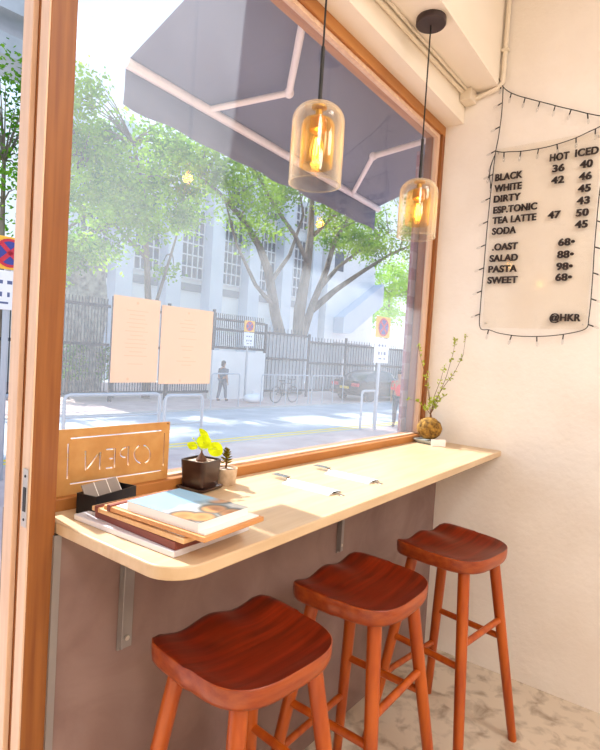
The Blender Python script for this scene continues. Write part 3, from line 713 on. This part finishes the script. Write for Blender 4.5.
MB().tube([bl + Vector((-.012, 0, 0)), br + Vector((.012, 0, 0))], .020, 14).build('front_bar', M['awnmetal'], t)
for (r0, el, hd) in (((-1.03, .22, 2.60), (-.745, .50, 2.525), (-.93, .81, 2.445)), ((.10, .22, 2.58), (.0, .50, 2.505), (.36, .84, 2.445))):
    P_ = [Vector(p) - A for p in (r0, el, hd)]
    a = MB().tube([P_[0], P_[1]], .015, 12).tube([P_[1], P_[2]], .013, 12).ball(P_[1], .022).build('folding_arm', M['awnmetal'], t)

# ------------------------------------------------------------------ the street (its axis turned 6 degrees from the window)
RZ = math.radians(-6); CA, SA = math.cos(RZ), math.sin(RZ)
def W(s, tt, z=GZ): return Vector((s * CA - tt * SA, s * SA + tt * CA, z))
def slabw(name, m, s0, s1, t0, t1, z0, z1): return structure(MB().box(s0, s1, t0, t1, z0, z1).build(name, m, None, False, 0, (0, 0, 0), RZ))
box('pavement_strip', M['paving'], -8, 60, .3, 1.2, GZ - .2, GZ)['kind'] = 'structure'
slabw('pavement_near', M['paving'], -12, 60, 1.0, 7.75, GZ - .2, GZ - .001)
slabw('road', M['asphalt'], -12, 60, 7.75, 13.0, GZ - .3, GZ - .03)
slabw('pavement_far', M['paving'], -12, 60, 13.0, 24, GZ - .2, GZ)
k1 = slabw('kerb_near', M['kerb'], -12, 60, 7.66, 7.80, GZ - .2, GZ + .004)
k2 = slabw('kerb_far', M['kerb'], -12, 60, 12.95, 13.1, GZ - .2, GZ + .004)
yl = MB().box(-12, 60, 7.92, 8.06, GZ - .031, GZ - .026).box(-12, 60, 8.18, 8.32, GZ - .031, GZ - .026).build('road_marking', M['yellowline'], None, False, 0, (0, 0, 0), RZ); structure(yl)

def uvthing(name, label, cat, s, tt, group=None, z=GZ): return thing(name, label, cat, W(s, tt, z), RZ, group)

# fence panels
def fence(s0, s1, tt, zb, zt, label, mesh_back=False, gap=.11, parts=('post',)):
    t = uvthing('fence_panel', label, 'fence', (s0 + s1) / 2, tt, 'dark metal fence across the street'); L_ = s1 - s0
    b = MB(); n = int(L_ / gap); L_ -= .11
    for i in range(1, n): x = -L_ / 2 + L_ * i / n; b.box(x - .013, x + .013, -.012, .012, zb + .1 - GZ, zt - GZ)
    b.build('bars', M['fence'], t, False)
    for z in (zb + .12, (zb + zt) / 2 + .1, zt - .25): MB().box(-L_ / 2, L_ / 2, -.03, .03, z - .05 - GZ, z + .05 - GZ).build('rail', M['fence'], t, False)
    MB().box(-L_ / 2 - .05, -L_ / 2 + .05, -.045, .045, 0 if zb < 1 else zb - GZ, zt + .12 - GZ).build('post', M['fence'], t, False)
    if mesh_back: MB().box(-L_ / 2, L_ / 2, .05, .06, zb + .05 - GZ, zt - .3 - GZ).build('screen', M['lattice'], t, False)['label'] = 'grey screen behind the bars'
    return t
FT = 15.8
for i, (a, b_) in enumerate(((2.2, 4.4), (4.4, 6.6), (6.6, 8.8), (8.8, 10.9))):
    fence(a, b_, FT, -.45, 2.85, ['tall dark bar fence panel nearest the door jamb', 'tall dark bar fence panel before the planting, left of the posters', 'tall dark bar fence panel hidden behind the first poster', 'tall dark bar fence panel behind the second poster'][i])
fence(10.9, 13.8, FT, 1.35, 2.85, 'dark bar fence panel standing on top of the white low wall')
for i, (a, b_) in enumerate(((13.8, 16.7), (16.7, 19.6), (19.6, 22.5), (22.5, 25.4), (25.4, 28.4))):
    fence(a, b_, FT, -.45, 2.25 + (.25 if i == 0 else 0), ['screened dark fence panel in front of the big tree trunk', 'screened dark fence panel just right of the big tree trunk', 'screened dark fence panel behind the rear of the black car', 'screened dark fence panel behind the near no-stopping sign', 'screened dark fence panel at the brick pillar edge'][i], True, .24)
o = MB().box(-1.45, 1.45, -.12, .12, 0, 1.98).build('low_wall', M['wallw'], None, False, 0, W(12.35, FT, GZ), RZ); tag(o, 'white low wall under the bar fence across the street', 'wall')

b = MB(); rg_ = random.Random(21); nn = 9
vs = [(-.95 + 1.9 * i / nn + rg_.uniform(-.06, .06), rg_.uniform(-.14, .1), 5.7 * j / 14 + rg_.uniform(-.08, .08) * (0 < j)) for j in range(15) for i in range(nn + 1)]
fs = [(j * (nn + 1) + i, j * (nn + 1) + i + 1, (j + 1) * (nn + 1) + i + 1, (j + 1) * (nn + 1) + i) for j in range(14) for i in range(nn)]
o = b.add(vs, fs).build('stone_wall', M['stone'], None, True, 0, W(6.75, 18.4, GZ), RZ, 20); o.modifiers.new('s', 'SOLIDIFY').thickness = -.5
tag(o, 'rough grey stone wall behind the left bar fence and tree', 'wall')

# trees
def tree(name, label, cat, s, tt, limbs, blobs, leafm, seed, size, per, depth, group='street trees', twigs=True, dens=14):
    t = uvthing(name, label, cat, s, tt, group); rg = random.Random(seed)
    b = MB(); nodes = []
    for pts, r0, r1 in limbs:
        dd = rg.uniform(-depth, depth) * .5; P_ = []
        for i, (a, z) in enumerate(pts):
            u = i / (len(pts) - 1); P_.append(Vector((a - s, dd * u * u, z - GZ)))
        b.tube(P_, [r0 + (r1 - r0) * i / (len(P_) - 1) for i in range(len(P_))], 8)
        for p, q in zip(P_, P_[1:]): nodes += [p.lerp(q, k / 3) for k in range(3)]
        nodes.append(P_[-1])
    cs = []
    for (a, z), r in blobs:
        c_ = Vector((a - s, rg.uniform(-depth, depth), z - GZ)); cs.append((c_, r))
    if twigs:
        for c_, r in cs:
            for k in range(5):
                e_ = c_ + Vector((rg.uniform(-r, r), rg.uniform(-r, r), rg.uniform(-r * .6, r * .8)))
                nd = min(nodes, key=lambda p: (p - e_).length)
                md = nd.lerp(e_, .5) + Vector((0, 0, .15)); b.tube([nd, md, e_], [.035, .022, .008], 5, 0, False)
    b.build('trunk', M['bark'], t)
    f = MB(); vs = f.v; fs = f.f
    for c_, r in cs:
        nc = max(4, int(r * r * dens))
        for k in range(nc):
            cc = c_ + Vector((rg.gauss(0, .5), rg.gauss(0, .5), rg.gauss(0, .42))) * r
            for j in range(per):
                p = cc + Vector((rg.gauss(0, 1), rg.gauss(0, 1), rg.gauss(0, .7))) * .26
                d = Vector((rg.uniform(-1, 1), rg.uniform(-1, 1), rg.uniform(-1, .4))).normalized(); e_ = d.cross(Vector((rg.uniform(-1, 1), rg.uniform(-1, 1), rg.uniform(-1, 1)))).normalized(); l = size * rg.uniform(.6, 1.3)
                i0 = len(vs); vs += [tuple(p), tuple(p + d * l * .5 + e_ * l * .3), tuple(p + d * l), tuple(p + d * l * .5 - e_ * l * .3)]; fs.append((i0, i0 + 1, i0 + 2, i0 + 3))
    f.mi = [0] * len(f.f)
    f.build('foliage', leafm, t, False); return t
b1 = [((5.35, 9.09), 0.59), ((5.81, 9.9), 0.44), ((5.58, 7.78), 0.96), ((6.62, 7.79), 1.04), ((7.6, 7.09), 1.11), ((6.18, 6.04), 1.18), ((7.48, 5.86), 0.96), ((5.74, 4.49), 0.89), ((6.3, 4.6), 0.6), ((8.79, 7.78), 0.89), ((9.11, 6.24), 0.81), ((9.72, 7.31), 0.74), ((9.61, 8.93), 0.74), ((8.29, 9.03), 0.81), ((9.68, 4.5), 0.33), ((7.11, 8.95), 0.74), ((5.17, 6.1), 0.55)]
tree('broadleaf_tree', 'dense leafy tree behind the fence left of the posters', 'tree', 8.2, 16.7, [([(8.6, GZ), (8.5, 2.9), (8.3, 4.6), (8.0, 6.8), (7.4, 8.5)], .16, .05), ([(8.6, 1.5), (8.9, 3.1), (9.5, 5.0), (10, 6.5)], .09, .03), ([(8.3, 4.6), (7, 5.6), (5.8, 7)], .07, .03)], b1, M['leafA'], 1, .19, 26, .9, dens=48)
fl = {'a': [(16.7, GZ), (16.5, 1.58), (15.8, 3.22), (15.21, 5.28), (14.6, 6.35), (13.46, 7.46), (12.25, 8.25), (11.42, 8.65)], 'b': [(17.5, GZ), (17.48, 3.62), (17.89, 5.71), (18.18, 7.54), (18.3, 9.6), (17.82, 11.23)], 'c': [(17.64, 1.85), (18.37, 3.97), (19.23, 5.92), (19.65, 7.58), (21.17, 9.8), (23.21, 11.45)],
      'd': [(18.4, 3.72), (20.17, 4.98), (22.32, 6.29), (24.72, 7.68), (27.45, 8.93)], 'e': [(18.77, 4.8), (20.31, 6.19), (22.65, 7.71), (25.63, 9.25)], 'f': [(17.94, 5.97), (16.78, 7.25), (15.29, 8.36), (14.08, 9.64), (13.5, 10.79)], 'g': [(15.39, 4.84), (16.51, 6.22), (17.41, 8.38), (16.84, 10.45)], 'h': [(15.92, 3.37), (14.32, 4.45), (12.98, 6.04), (12.14, 7.58)], 'i': [(18.18, 7.54), (19.76, 8.93), (20.85, 11.08)]}
rad = {'a': (.34, .04), 'b': (.36, .05), 'c': (.22, .04), 'd': (.20, .04), 'e': (.14, .03), 'f': (.13, .03), 'g': (.12, .03), 'h': (.12, .03), 'i': (.11, .03)}
b2 = [(11.6, 9.74), (13.29, 9.63), (12.56, 7.9), (15.55, 9.13), (17.57, 10.66), (20.13, 9.55), (22.5, 9.0), (24.96, 10.13), (19.9, 7.63), (16.71, 11.86), (14.06, 11.43), (23.24, 11.18), (26.3, 8.59), (14.1, 7.16), (18.62, 11.99), (21.5, 7.9), (24.5, 8.6)]
tree('spreading_tree', 'big spreading tree with forked trunk behind the fence', 'tree', 17.5, 17.2, [(fl[k], *rad[k]) for k in fl], [(p, 1.05) for p in b2 + [(10.6, 9.2), (12.2, 8.9), (15.0, 10.4), (18.9, 9.0), (21.6, 10.2), (25.6, 9.4), (23.6, 7.9), (16.6, 9.9)]], M['leafB'], 2, .18, 18, 1.4, dens=44)
tree('far_tree', 'bright green tree far away beside the brick pillar', 'tree', 46, 31, [([(46, GZ), (46.2, 4), (46, 8)], .3, .1)], [((42.5, 8.2), 1.9), ((41.5, 6.2), 1.7), ((43, 10.4), 1.6), ((40.6, 7.6), 1.2), ((46.5, 9.5), 1.9), ((44.5, 8), 1.6), ((47.5, 7), 1.8), ((45.5, 5.8), 1.7), ((48.5, 9), 1.6), ((43.8, 6.2), 1.3), ((47, 11), 1.2), ((49, 11.6), 1.4), ((50.5, 10), 1.6)], M['leafC'], 3, .3, 14, 1.2)
tree('doorway_tree', 'leafy green tree seen through the doorway left of the jamb', 'tree', 3.8, 18, [([(3.9, GZ), (3.8, 3), (3.7, 7)], .16, .06)], [((3.72, 9.29), .9), ((3.77, 8.04), 1.0), ((3.5, 6.8), 1.0), ((3.86, 5.66), .9), ((4.1, 8.6), .8), ((3.2, 7.6), .8), ((3.5, 4.6), .8)], M['leafD'], 4, .17, 20, .9)
def shrub(label, s, tt, w_, h_, seed):
    t = uvthing('shrub', label, 'shrub', s, tt, 'shrubs behind the bar fence'); rg = random.Random(seed)
    st = MB()
    for k in range(5): st.tube([(rg.uniform(-.1, .1), 0, 0), (rg.uniform(-w_, w_) * .5, rg.uniform(-.2, .2), h_ * .8)], [.03, .012], 5)
    st.build('stem', M['bark'], t); f = MB()
    for k in range(700):
        p = Vector((rg.uniform(-w_, w_), rg.uniform(-.35, .35), h_ * (.35 + .65 * rg.random()))); d = Vector((rg.uniform(-1, 1), rg.uniform(-1, 1), rg.uniform(-.5, 1))).normalized(); e_ = d.cross(Vector((rg.random(), rg.random() - .5, 1))).normalized(); l = .13
        f.add([p, p + d * l * .5 + e_ * l * .3, p + d * l, p + d * l * .5 - e_ * l * .3], [(0, 1, 2, 3)])
    f.build('foliage', M['leafD'], t, False)
shrub('dark green shrub behind the bar fence, nearer the door jamb', 5.7, 16.9, .6, 1.9, 11)
shrub('dark green shrub behind the bar fence, nearer the posters', 7.35, 16.9, .6, 1.8, 12)

# school building opposite
t = uvthing('building', 'pale blue building with tall gridded windows behind the trees', 'building', 18, 25)
H0 = 12.5 - GZ
MB().box(-10.5, 10.5, .6, 4, 0, H0).build('wall', M['bwhite'], t, False)
bays = [-6.1 + 3.05 * (i - 1) for i in range(7)]
for i, x in enumerate(bays):
    MB().box(x - .48, x + .48, -.3, .6, 0, H0 + .3).build('pilaster', M['bblue'], t, False)
for i, x in enumerate(bays[:-1]):
    xc = x + 1.525
    for (z0, z1) in ((5.5, 9.6), (10.4, 12.1)):
        wd = MB().box(xc - .98, xc + .98, .50, .6, z0 - GZ, z1 - GZ).build('window', M['bglass'], t, False)
        g = MB(); nx = 5; nz = max(3, int((z1 - z0) / .62))
        for k in range(nx + 1): xx = xc - .98 + 1.96 * k / nx; g.box(xx - .035, xx + .035, .44, .52, z0 - GZ, z1 - GZ)
        for k in range(nz + 1): zz = z0 + (z1 - z0) * k / nz; g.box(xc - .98, xc + .98, .43, .52, zz - .035 - GZ, zz + .035 - GZ)
        g.build('mullions', M['mullion'], wd, False)
    MB().box(xc - .98, xc + .98, .5, .6, 4.75 - GZ, 5.2 - GZ).build('vent', M['grille'], t, False)
t = uvthing('building', 'plain white building block with a sloping stair wall, right of the big tree', 'building', 33, 25)
MB().box(-4.2, 2.0, 0, 4, 0, 14 - GZ).build('wall', M['bwhite'], t, False)
b = MB(); mxs = Matrix(((1, 0, 0, 0), (0, 0, -1, -.4), (0, 1, 0, 0), (0, 0, 0, 1)))
b.prism([(-3.2, 4.4 - GZ), (1.95, 7.6 - GZ), (1.95, 5.8 - GZ), (-2.2, 3.2 - GZ), (-3.2, 3.2 - GZ)], -.4, .6, 0, mxs).build('stair_wall', M['bblue'], t, False)
MB().box(-3.5, -2.4, -.02, 0, 8 - GZ, 9.5 - GZ).build('window', M['bglass'], t, False)
MB().box(-3, 2, -.02, 0, 1.2 - GZ, 2.5 - GZ).build('doorway', M['grille'], t, False)
t = uvthing('building', 'pale stone building behind the left tree and bar fence', 'building', 3, 24)
MB().box(-7, 4.2, 0, 4, 0, 4.4 - GZ).build('wall', M['wallw'], t, False)
MB().box(-7.1, 4.3, -.1, 4.1, 4.4 - GZ, 4.7 - GZ).build('roof', M['concrete'], t, False)
t = uvthing('footbridge', 'grey concrete footbridge crossing high beyond the doorway', 'footbridge', -3.5, 22)
MB().box(-6, 9.9, -1, 1, 11.8 - GZ, 12.6 - GZ).build('deck', M['concrete'], t, False)
MB().box(-6, 9.9, -1.2, 1.2, 13.35 - GZ, 14.3 - GZ).build('roof', M['concrete'], t, False)
for x in (-5.5, 0, 5, 9.6): MB().box(x - .12, x + .12, -.12, .12, 12.6 - GZ, 13.35 - GZ).build('roof_post', M['concrete'], t, False)
for x in (-5.5, .5): MB().box(x - .4, x + .4, -.4, .4, 0, 11.8 - GZ).build('pier', M['concrete'], t, False)

# street signs
def street_sign(s, tt, top, w_, label, pole_h=None):
    t = uvthing('street_sign', label, 'street sign', s, tt, 'no-stopping signs on posts')
    MB().tube([(0, 0, 0), (0, 0, top)], .045, 10).build('pole', M['galv'], t)
    h = w_ * .82
    MB().box(-w_ / 2, w_ / 2, -.07, -.05, top - h, top).build('sign_plate', M['signy'], t, False, .01)['label'] = 'yellow square plate'
    c_ = (0, -.072, top - h / 2)
    for r, y, m, nm in ((.36 * w_, -.074, 'signr', 'roundel_rim'), (.29 * w_, -.078, 'signb', 'roundel_face')):
        MB().lathe([(0, 0), (r, 0), (r, .005), (0, .005)], 28).build(nm, M[m], t).matrix_local = Matrix.Translation((0, y, c_[2])) @ Matrix.Rotation(PI / 2, 4, 'X')
    for a in (45, -45):
        MB().box(-.3 * w_, .3 * w_, -.086, -.0835, -.03, .03, 0, Matrix.Translation((0, 0, c_[2])) @ Matrix.Rotation(math.radians(a), 4, 'Y')).build('cross_bar', M['signr'], t, False)
    h2 = w_ * .98; z1 = top - h - .02
    lo_ = MB().box(-w_ / 2, w_ / 2, -.07, -.05, z1 - h2, z1).build('time_plate', M['signw'], t, False, .01); lo_['label'] = 'white plate below the yellow one'
    b = MB()
    for (x, z, q, hh) in ((-.2, .25, .12, .09), (.02, .25, .12, .09), (.22, .25, .07, .09), (-.2, .55, .10, .12), (.0, .55, .06, .12), (.2, .55, .12, .12), (-.1, .8, .2, .05), (.2, .8, .1, .05)):
        b.box(x * w_ - q * w_ / 2, x * w_ + q * w_ / 2, -.073, -.0705, z1 - z * h2 - hh * h2, z1 - z * h2)
    b.build('print', M['signt'], t, False)
street_sign(10.36, 7.4, 3.25, .72, 'no-stopping sign on a post at the near kerb, before the black car')
street_sign(12.1, 15.0, 3.26, .56, 'no-stopping sign on a post across the street before the white wall')
street_sign(.30, 6.9, 3.42, .55, 'no-stopping sign seen through the doorway left of the jamb')

# railings
def railing(s0, s1, tt, z, label, nposts, r=.028, grp='tubular railings', infill=0):
    t = uvthing('railing', label, 'railing', (s0 + s1) / 2, tt, grp); L_ = s1 - s0; h = z - GZ
    ps = [(-L_ / 2, 0, 0), (-L_ / 2, 0, h - .08), (-L_ / 2 + .03, 0, h - .02), (-L_ / 2 + .09, 0, h), (L_ / 2 - .09, 0, h), (L_ / 2 - .03, 0, h - .02), (L_ / 2, 0, h - .08), (L_ / 2, 0, 0)]
    MB().tube(ps, r, 10).build('frame', M['galv'], t)
    for k in range(1, nposts): x = -L_ / 2 + L_ * k / nposts; MB().tube([(x, 0, 0), (x, 0, h - .02)], r * .8, 8).build('post', M['galv'], t)
    for k in range(infill): MB().tube([(-L_ / 2, 0, h * (k + 1) / (infill + 1)), (L_ / 2, 0, h * (k + 1) / (infill + 1))], r * .6, 8).build('bar', M['galv'], t)
railing(-.6, 1.30, 7.45, .50, 'grey tube railing at the near kerb, seen left of the jamb', 1, .03)
railing(1.42, 3.22, 7.45, .50, 'grey tube railing at the near kerb behind the open sign', 1, .03, infill=2)
railing(3.34, 4.22, 7.45, .46, 'grey tube railing at the near kerb behind the potted plants', 1, .03, infill=1)
railing(9.95, 10.62, 7.62, .47, 'short hooped rail beside the near no-stopping sign post', 1, .035)
railing(9.05, 10.3, 13.3, .55, 'thin railing across the street in front of the grey person', 1, .025)
railing(11.4, 14.1, 13.3, .54, 'long thin railing across the street in front of the bicycle', 4, .022)
railing(14.3, 16.4, 13.3, .54, 'thin railing across the street just behind the black car', 3, .022)

# white bag and bicycle
t = uvthing('rubbish_bag', 'white plastic rubbish bag on the far pavement', 'bag', 11.85, 14.2)
b = MB(); b.ball((0, 0, .19), .36, 16, 10, sc=(1.3, .8, .52)); o = b.build('bag', M['bagwhite'], t)
dm = o.modifiers.new('d', 'DISPLACE'); tx = bpy.data.textures.new('bagn', 'CLOUDS'); tx.noise_scale = .2; dm.texture = tx; dm.strength = .12
MB().lathe([(.03, .36), (.02, .41), (.07, .47)], 10).build('knot', M['bagwhite'], t)
t = uvthing('bicycle', 'dark bicycle parked behind the far railing', 'bicycle', 13.3, 13.9)
for x in (-.5, .5):
    b = MB(); b.tube([(x + .32 * math.cos(a), 0, .34 + .32 * math.sin(a)) for a in [2 * PI * k / 24 for k in range(25)]], .02, 6, 0, False); w_ = b.build('wheel', M['tyre'], t)
    b = MB()
    for k in range(8): a = PI * k / 8; b.tube([(x + .31 * math.cos(a), 0, .34 + .31 * math.sin(a)), (x - .31 * math.cos(a), 0, .34 - .31 * math.sin(a))], .003, 4)
    b.build('spokes', M['galv'], w_)
b = MB()
for p, q in (((-.5, 0, .34), (-.18, 0, .78)), ((-.5, 0, .34), (-.05, 0, .32)), ((-.05, 0, .32), (-.2, 0, .88)), ((-.18, 0, .78), (.36, 0, .80)), ((-.05, 0, .32), (.38, 0, .74)), ((.5, 0, .34), (.34, 0, .95))): b.tube([p, q], .018, 8)
b.build('frame', M['fence'], t)
MB().tube([(.3, -.26, 1.0), (.36, -.1, .96), (.36, .1, .96), (.3, .26, 1.0)], .014, 8).build('handlebar', M['fence'], t)
MB().box(-.32, -.08, -.07, .07, .88, .93).build('saddle', M['tyre'], t, False, .02)

# car
def car(label, s, tt, rz):
    t = thing('car', label, 'car', W(s, tt, GZ - .0), RZ + rz)
    # stations: x, half width at sill, z sill, z belt, half width at belt, z roof, half width at roof
    st = [(-2.30, .70, .42, .80, .68, .86, .60), (-2.22, .80, .30, .88, .78, .96, .68), (-1.75, .87, .24, .93, .85, 1.02, .70), (-1.30, .88, .22, .95, .86, 1.28, .60), (-.80, .88, .22, .95, .87, 1.43, .57), (0, .88, .22, .94, .87, 1.47, .57), (.55, .88, .22, .93, .87, 1.40, .58), (1.05, .88, .22, .92, .86, 1.10, .66), (1.35, .87, .22, .90, .85, .95, .72), (1.95, .84, .24, .80, .80, .84, .66), (2.25, .74, .32, .66, .70, .70, .58), (2.32, .64, .42, .58, .62, .60, .5)]
    b = MB(); vs = []; fs = []; mi = []; n = 12
    for x, hs, z0, zb, hb, zr, hr in st:
        sec = [(-hs * .9, z0), (-hs, z0 + .1), (-hb - .01, (z0 + zb) / 2 + .08), (-hb, zb), (-(hb + hr) / 2, (zb + zr) / 2), (-hr, zr - .01), (hr, zr - .01), ((hb + hr) / 2, (zb + zr) / 2), (hb, zb), (hb + .01, (z0 + zb) / 2 + .08), (hs, z0 + .1), (hs * .9, z0)]
        vs += [(x, y, z) for y, z in sec]
    for i in range(len(st) - 1):
        for k in range(n):
            k2 = (k + 1) % n; fs.append((i * n + k, i * n + k2, (i + 1) * n + k2, (i + 1) * n + k))
            side = k in (3, 4, 6 + 1, 6 + 2) or False
            mi.append(1 if (k in (3, 4, 6, 7) and 2 <= i <= 7 and k != 6) or (k in (5,) and i in (2, 3, 6, 7)) else 0)
    b.add(vs, fs); b.mi = mi; b.f += [tuple(range(n - 1, -1, -1)), tuple((len(st) - 1) * n + k for k in range(n))]; b.mi += [0, 0]
    b.build('body', [M['carpaint'], M['carglass']], t, True, ang=40)
    for x in (-1.38, 1.40):
        for y in (-.80, .80):
            sg = 1 if y > 0 else -1
            w_ = MB().lathe([(.18, -.1), (.30, -.1), (.32, -.07), (.32, .07), (.30, .1), (.18, .1)], 26).build('wheel', M['tyre'], t); w_.matrix_local = Matrix.Translation((x, y, .32)) @ Matrix.Rotation(PI / 2, 4, 'X')
            MB().lathe([(0, -.085), (.19, -.10), (.19, .10), (0, .085)], 18).build('hub', M['rim'], w_)
    for y in (-.58, .58): MB().box(-2.335, -2.18, y - .2, y + .2, .70, .86).build('tail_lamp', M['taillight'], t, False, .03)
    MB().box(-2.345, -2.28, -.26, .26, .58, .70).build('number_plate', M['carplate'], t, False)
    MB().box(-2.36, -2.1, -.82, .82, .34, .50).build('bumper', M['carpaint'], t, False, .04)
    for y in (-.98, .98): MB().ball((.75, y, 1.0), .11, 12, 8, sc=(.6, 1, .7)).build('mirror', M['carpaint'], t)
car('black car parked across the street behind the near sign post', 19.6, 13.9, math.radians(0))

# people
def skin(name, m, parent, chains, rootidx=0, sub=1):
    bm = bmesh.new(); lay = bm.verts.layers.skin.verify(); vs = []
    for ch in chains:
        prev = None
        for p, r in ch:
            v = None
            for q in vs:
                if (q.co - Vector(p)).length < 1e-5: v = q
            if v is None:
                v = bm.verts.new(p); v[lay].radius = (r, r) if not isinstance(r, tuple) else r; vs.append(v)
            if prev is not None: bm.edges.new((prev, v))
            prev = v
    vs[rootidx][lay].use_root = True
    me = bpy.data.meshes.new(name); bm.to_mesh(me); bm.free(); me.materials.append(m)
    o = bpy.data.objects.new(name, me); COL.objects.link(o); o.parent = parent
    o.modifiers.new('skin', 'SKIN').use_smooth_shade = True; sb = o.modifiers.new('sub', 'SUBSURF'); sb.levels = sb.render_levels = sub + 1
    return o
def person(label, s, tt, rz, k, topm, botm, arm_bend, step):
    t = thing('person', label, 'person', W(s, tt, GZ), RZ + rz); t.scale = (k, k, k)
    P0 = (0, 0, .95)
    def leg(sy, f): return [(P0, .13), ((.0, .09 * sy, .90), .095), ((f * .45 + .02, .10 * sy, .50), .062), ((f - .02, .10 * sy, .10), .042), ((f + .10, .10 * sy, .04), .035)]
    def arm(sy, f): return [((0, 0, 1.38), .12), ((0, .19 * sy, 1.38), .060), ((f * .1 - .02, .24 * sy, 1.10), .045), ((f * .1 + arm_bend, .23 * sy, .88), .034), ((f * .1 + arm_bend + .03, .225 * sy, .80), .036)]
    spine = [(P0, .13), ((0, 0, 1.15), (.105, .14)), ((0, 0, 1.38), .12), ((.005, 0, 1.48), .052), ((.02, 0, 1.56), .075), ((.025, 0, 1.66), .092), ((.02, 0, 1.72), .06)]
    body = skin('body', M['skin'], t, [spine, leg(-1, step), leg(1, -step), arm(-1, -step), arm(1, step)])
    h = MB(); h.ball((.025 + .085, 0, 1.625), .018, 8, 6, sc=(1, .8, 1.3))
    for y in (-.035, .035): h.ball((.025 + .078, y, 1.655), .012, 8, 6)
    for y in (-.088, .088): h.ball((.02, y, 1.64), .022, 8, 6, sc=(.7, .4, 1.2))
    h.build('face', M['skin'], t)
    hr = MB(); hr.ball((.0, 0, 1.69), .108, 14, 10, sc=(1, .92, .85)); hr.ball((-.045, 0, 1.60), .085, 12, 8, sc=(.7, 1, 1.2)); hr.build('hair', M['hair'], t)
    skin('top', topm, t, [[((0, 0, .90), .150), ((0, 0, 1.15), (.125, .160)), ((0, 0, 1.38), .130), ((.004, 0, 1.45), .06)], [((0, 0, 1.38), .13), ((0, .19, 1.38), .076), ((step * .1 - .02, .24, 1.12), .060)], [((0, 0, 1.38), .13), ((0, -.19, 1.38), .076), ((-step * .1 - .02, -.24, 1.12), .060)]])
    skin('trousers', botm, t, [[((0, 0, .97), .145), ((.0, -.09, .90), .112), ((step * .45 + .02, -.10, .50), .078), ((step - .02, -.10, .10), .060)], [((0, 0, .97), .145), ((.0, .09, .90), .112), ((-step * .45 + .02, .10, .50), .078), ((-step - .02, .10, .10), .060)]])
    for sy, f in ((-1, step), (1, -step)): MB().ball((f + .05, .10 * sy, .045), .05, 12, 8, sc=(2.3, .9, .9)).build('shoe', M['hair'], t)
    for sy, f in ((-1, -step), (1, step)):
        hb = MB(); hx = Vector((f * .1 + arm_bend + .035, .225 * sy, .80))
        for q in range(4): y = (q - 1.5) * .014; L_ = (.055, .065, .062, .05)[q]; hb.tube([hx + Vector((y, 0, -.03)), hx + Vector((y + .004, .002 * sy, -.03 - L_ * .5)), hx + Vector((y + .012, -.004 * sy, -.03 - L_))], [.0085, .0075, .006], 7)
        hb.tube([hx + Vector((.02, 0, -.005)), hx + Vector((.045, 0, -.03)), hx + Vector((.05, 0, -.055))], [.011, .009, .007], 7)
        hb.build('fingers', M['skin'], t)
    return t
person('person in grey clothes walking past the white wall across the street', 11.0, 15.1, math.radians(10), .90, M['clothgrey'], M['clothgrey'], .06, .16)
person('person in a red top and dark trousers on the near pavement', 11.72, 7.5, math.radians(200), .98, M['clothred'], M['clothdark'], .04, .07)

# ------------------------------------------------------------------ sun, sky, camera
sun = bpy.data.lights.new('sun', 'SUN'); sun.energy = 9.5; sun.angle = math.radians(1.6); sun.color = (1, .97, .91)
so = bpy.data.objects.new('sun', sun); COL.objects.link(so)
d = Vector((-.10, -1, -.88)).normalized(); so.rotation_euler = d.to_track_quat('-Z', 'Y').to_euler(); so.location = (2, 20, 18)
wd = bpy.data.worlds.new('sky'); S.world = wd; wd.use_nodes = True
nt = wd.node_tree; bg = nt.nodes['Background']
tc = nt.nodes.new('ShaderNodeTexCoord'); sx = nt.nodes.new('ShaderNodeSeparateXYZ'); rp = nt.nodes.new('ShaderNodeValToRGB')   # hazy summer sky: pale at the horizon, bluer overhead
e = rp.color_ramp.elements; e[0].position = 0; e[0].color = (.80, .87, .95, 1); e[1].position = .9; e[1].color = (.36, .56, .92, 1)
n_ = e.new(.35); n_.color = (.66, .80, .98, 1)
nt.links.new(tc.outputs['Generated'], sx.inputs[0]); nt.links.new(sx.outputs['Z'], rp.inputs['Fac']); nt.links.new(rp.outputs['Color'], bg.inputs[0]); bg.inputs[1].default_value = 1.3

cam = bpy.data.cameras.new('camera'); co = bpy.data.objects.new('camera', cam); COL.objects.link(co); S.camera = co
yaw, pitch, roll, F = .9361, -.0402, .0629, 532.6
f = Vector((math.sin(yaw) * math.cos(pitch), math.cos(yaw) * math.cos(pitch), math.sin(pitch)))
r0 = Vector((math.cos(yaw), -math.sin(yaw), 0)); u0 = r0.cross(f)
r = r0 * math.cos(roll) + u0 * math.sin(roll); u = -r0 * math.sin(roll) + u0 * math.cos(roll)
co.matrix_world = Matrix(((r.x, u.x, -f.x, -2.538), (r.y, u.y, -f.y, -.972), (r.z, u.z, -f.z, 1.42), (0, 0, 0, 1)))
cam.sensor_fit = 'VERTICAL'; cam.sensor_height = 36; cam.lens = 36 * F / 750; cam.clip_start = .05; cam.clip_end = 300

S.view_settings.view_transform = 'Standard'; S.view_settings.look = 'None'; S.view_settings.exposure = .2; S.view_settings.gamma = 1
S.view_settings.use_curve_mapping = False
cy = S.cycles
cy.max_bounces = 12; cy.transparent_max_bounces = 24; cy.diffuse_bounces = 5; cy.glossy_bounces = 4; cy.use_denoising = True
cy.sample_clamp_indirect = 6; cy.caustics_reflective = False; cy.caustics_refractive = False
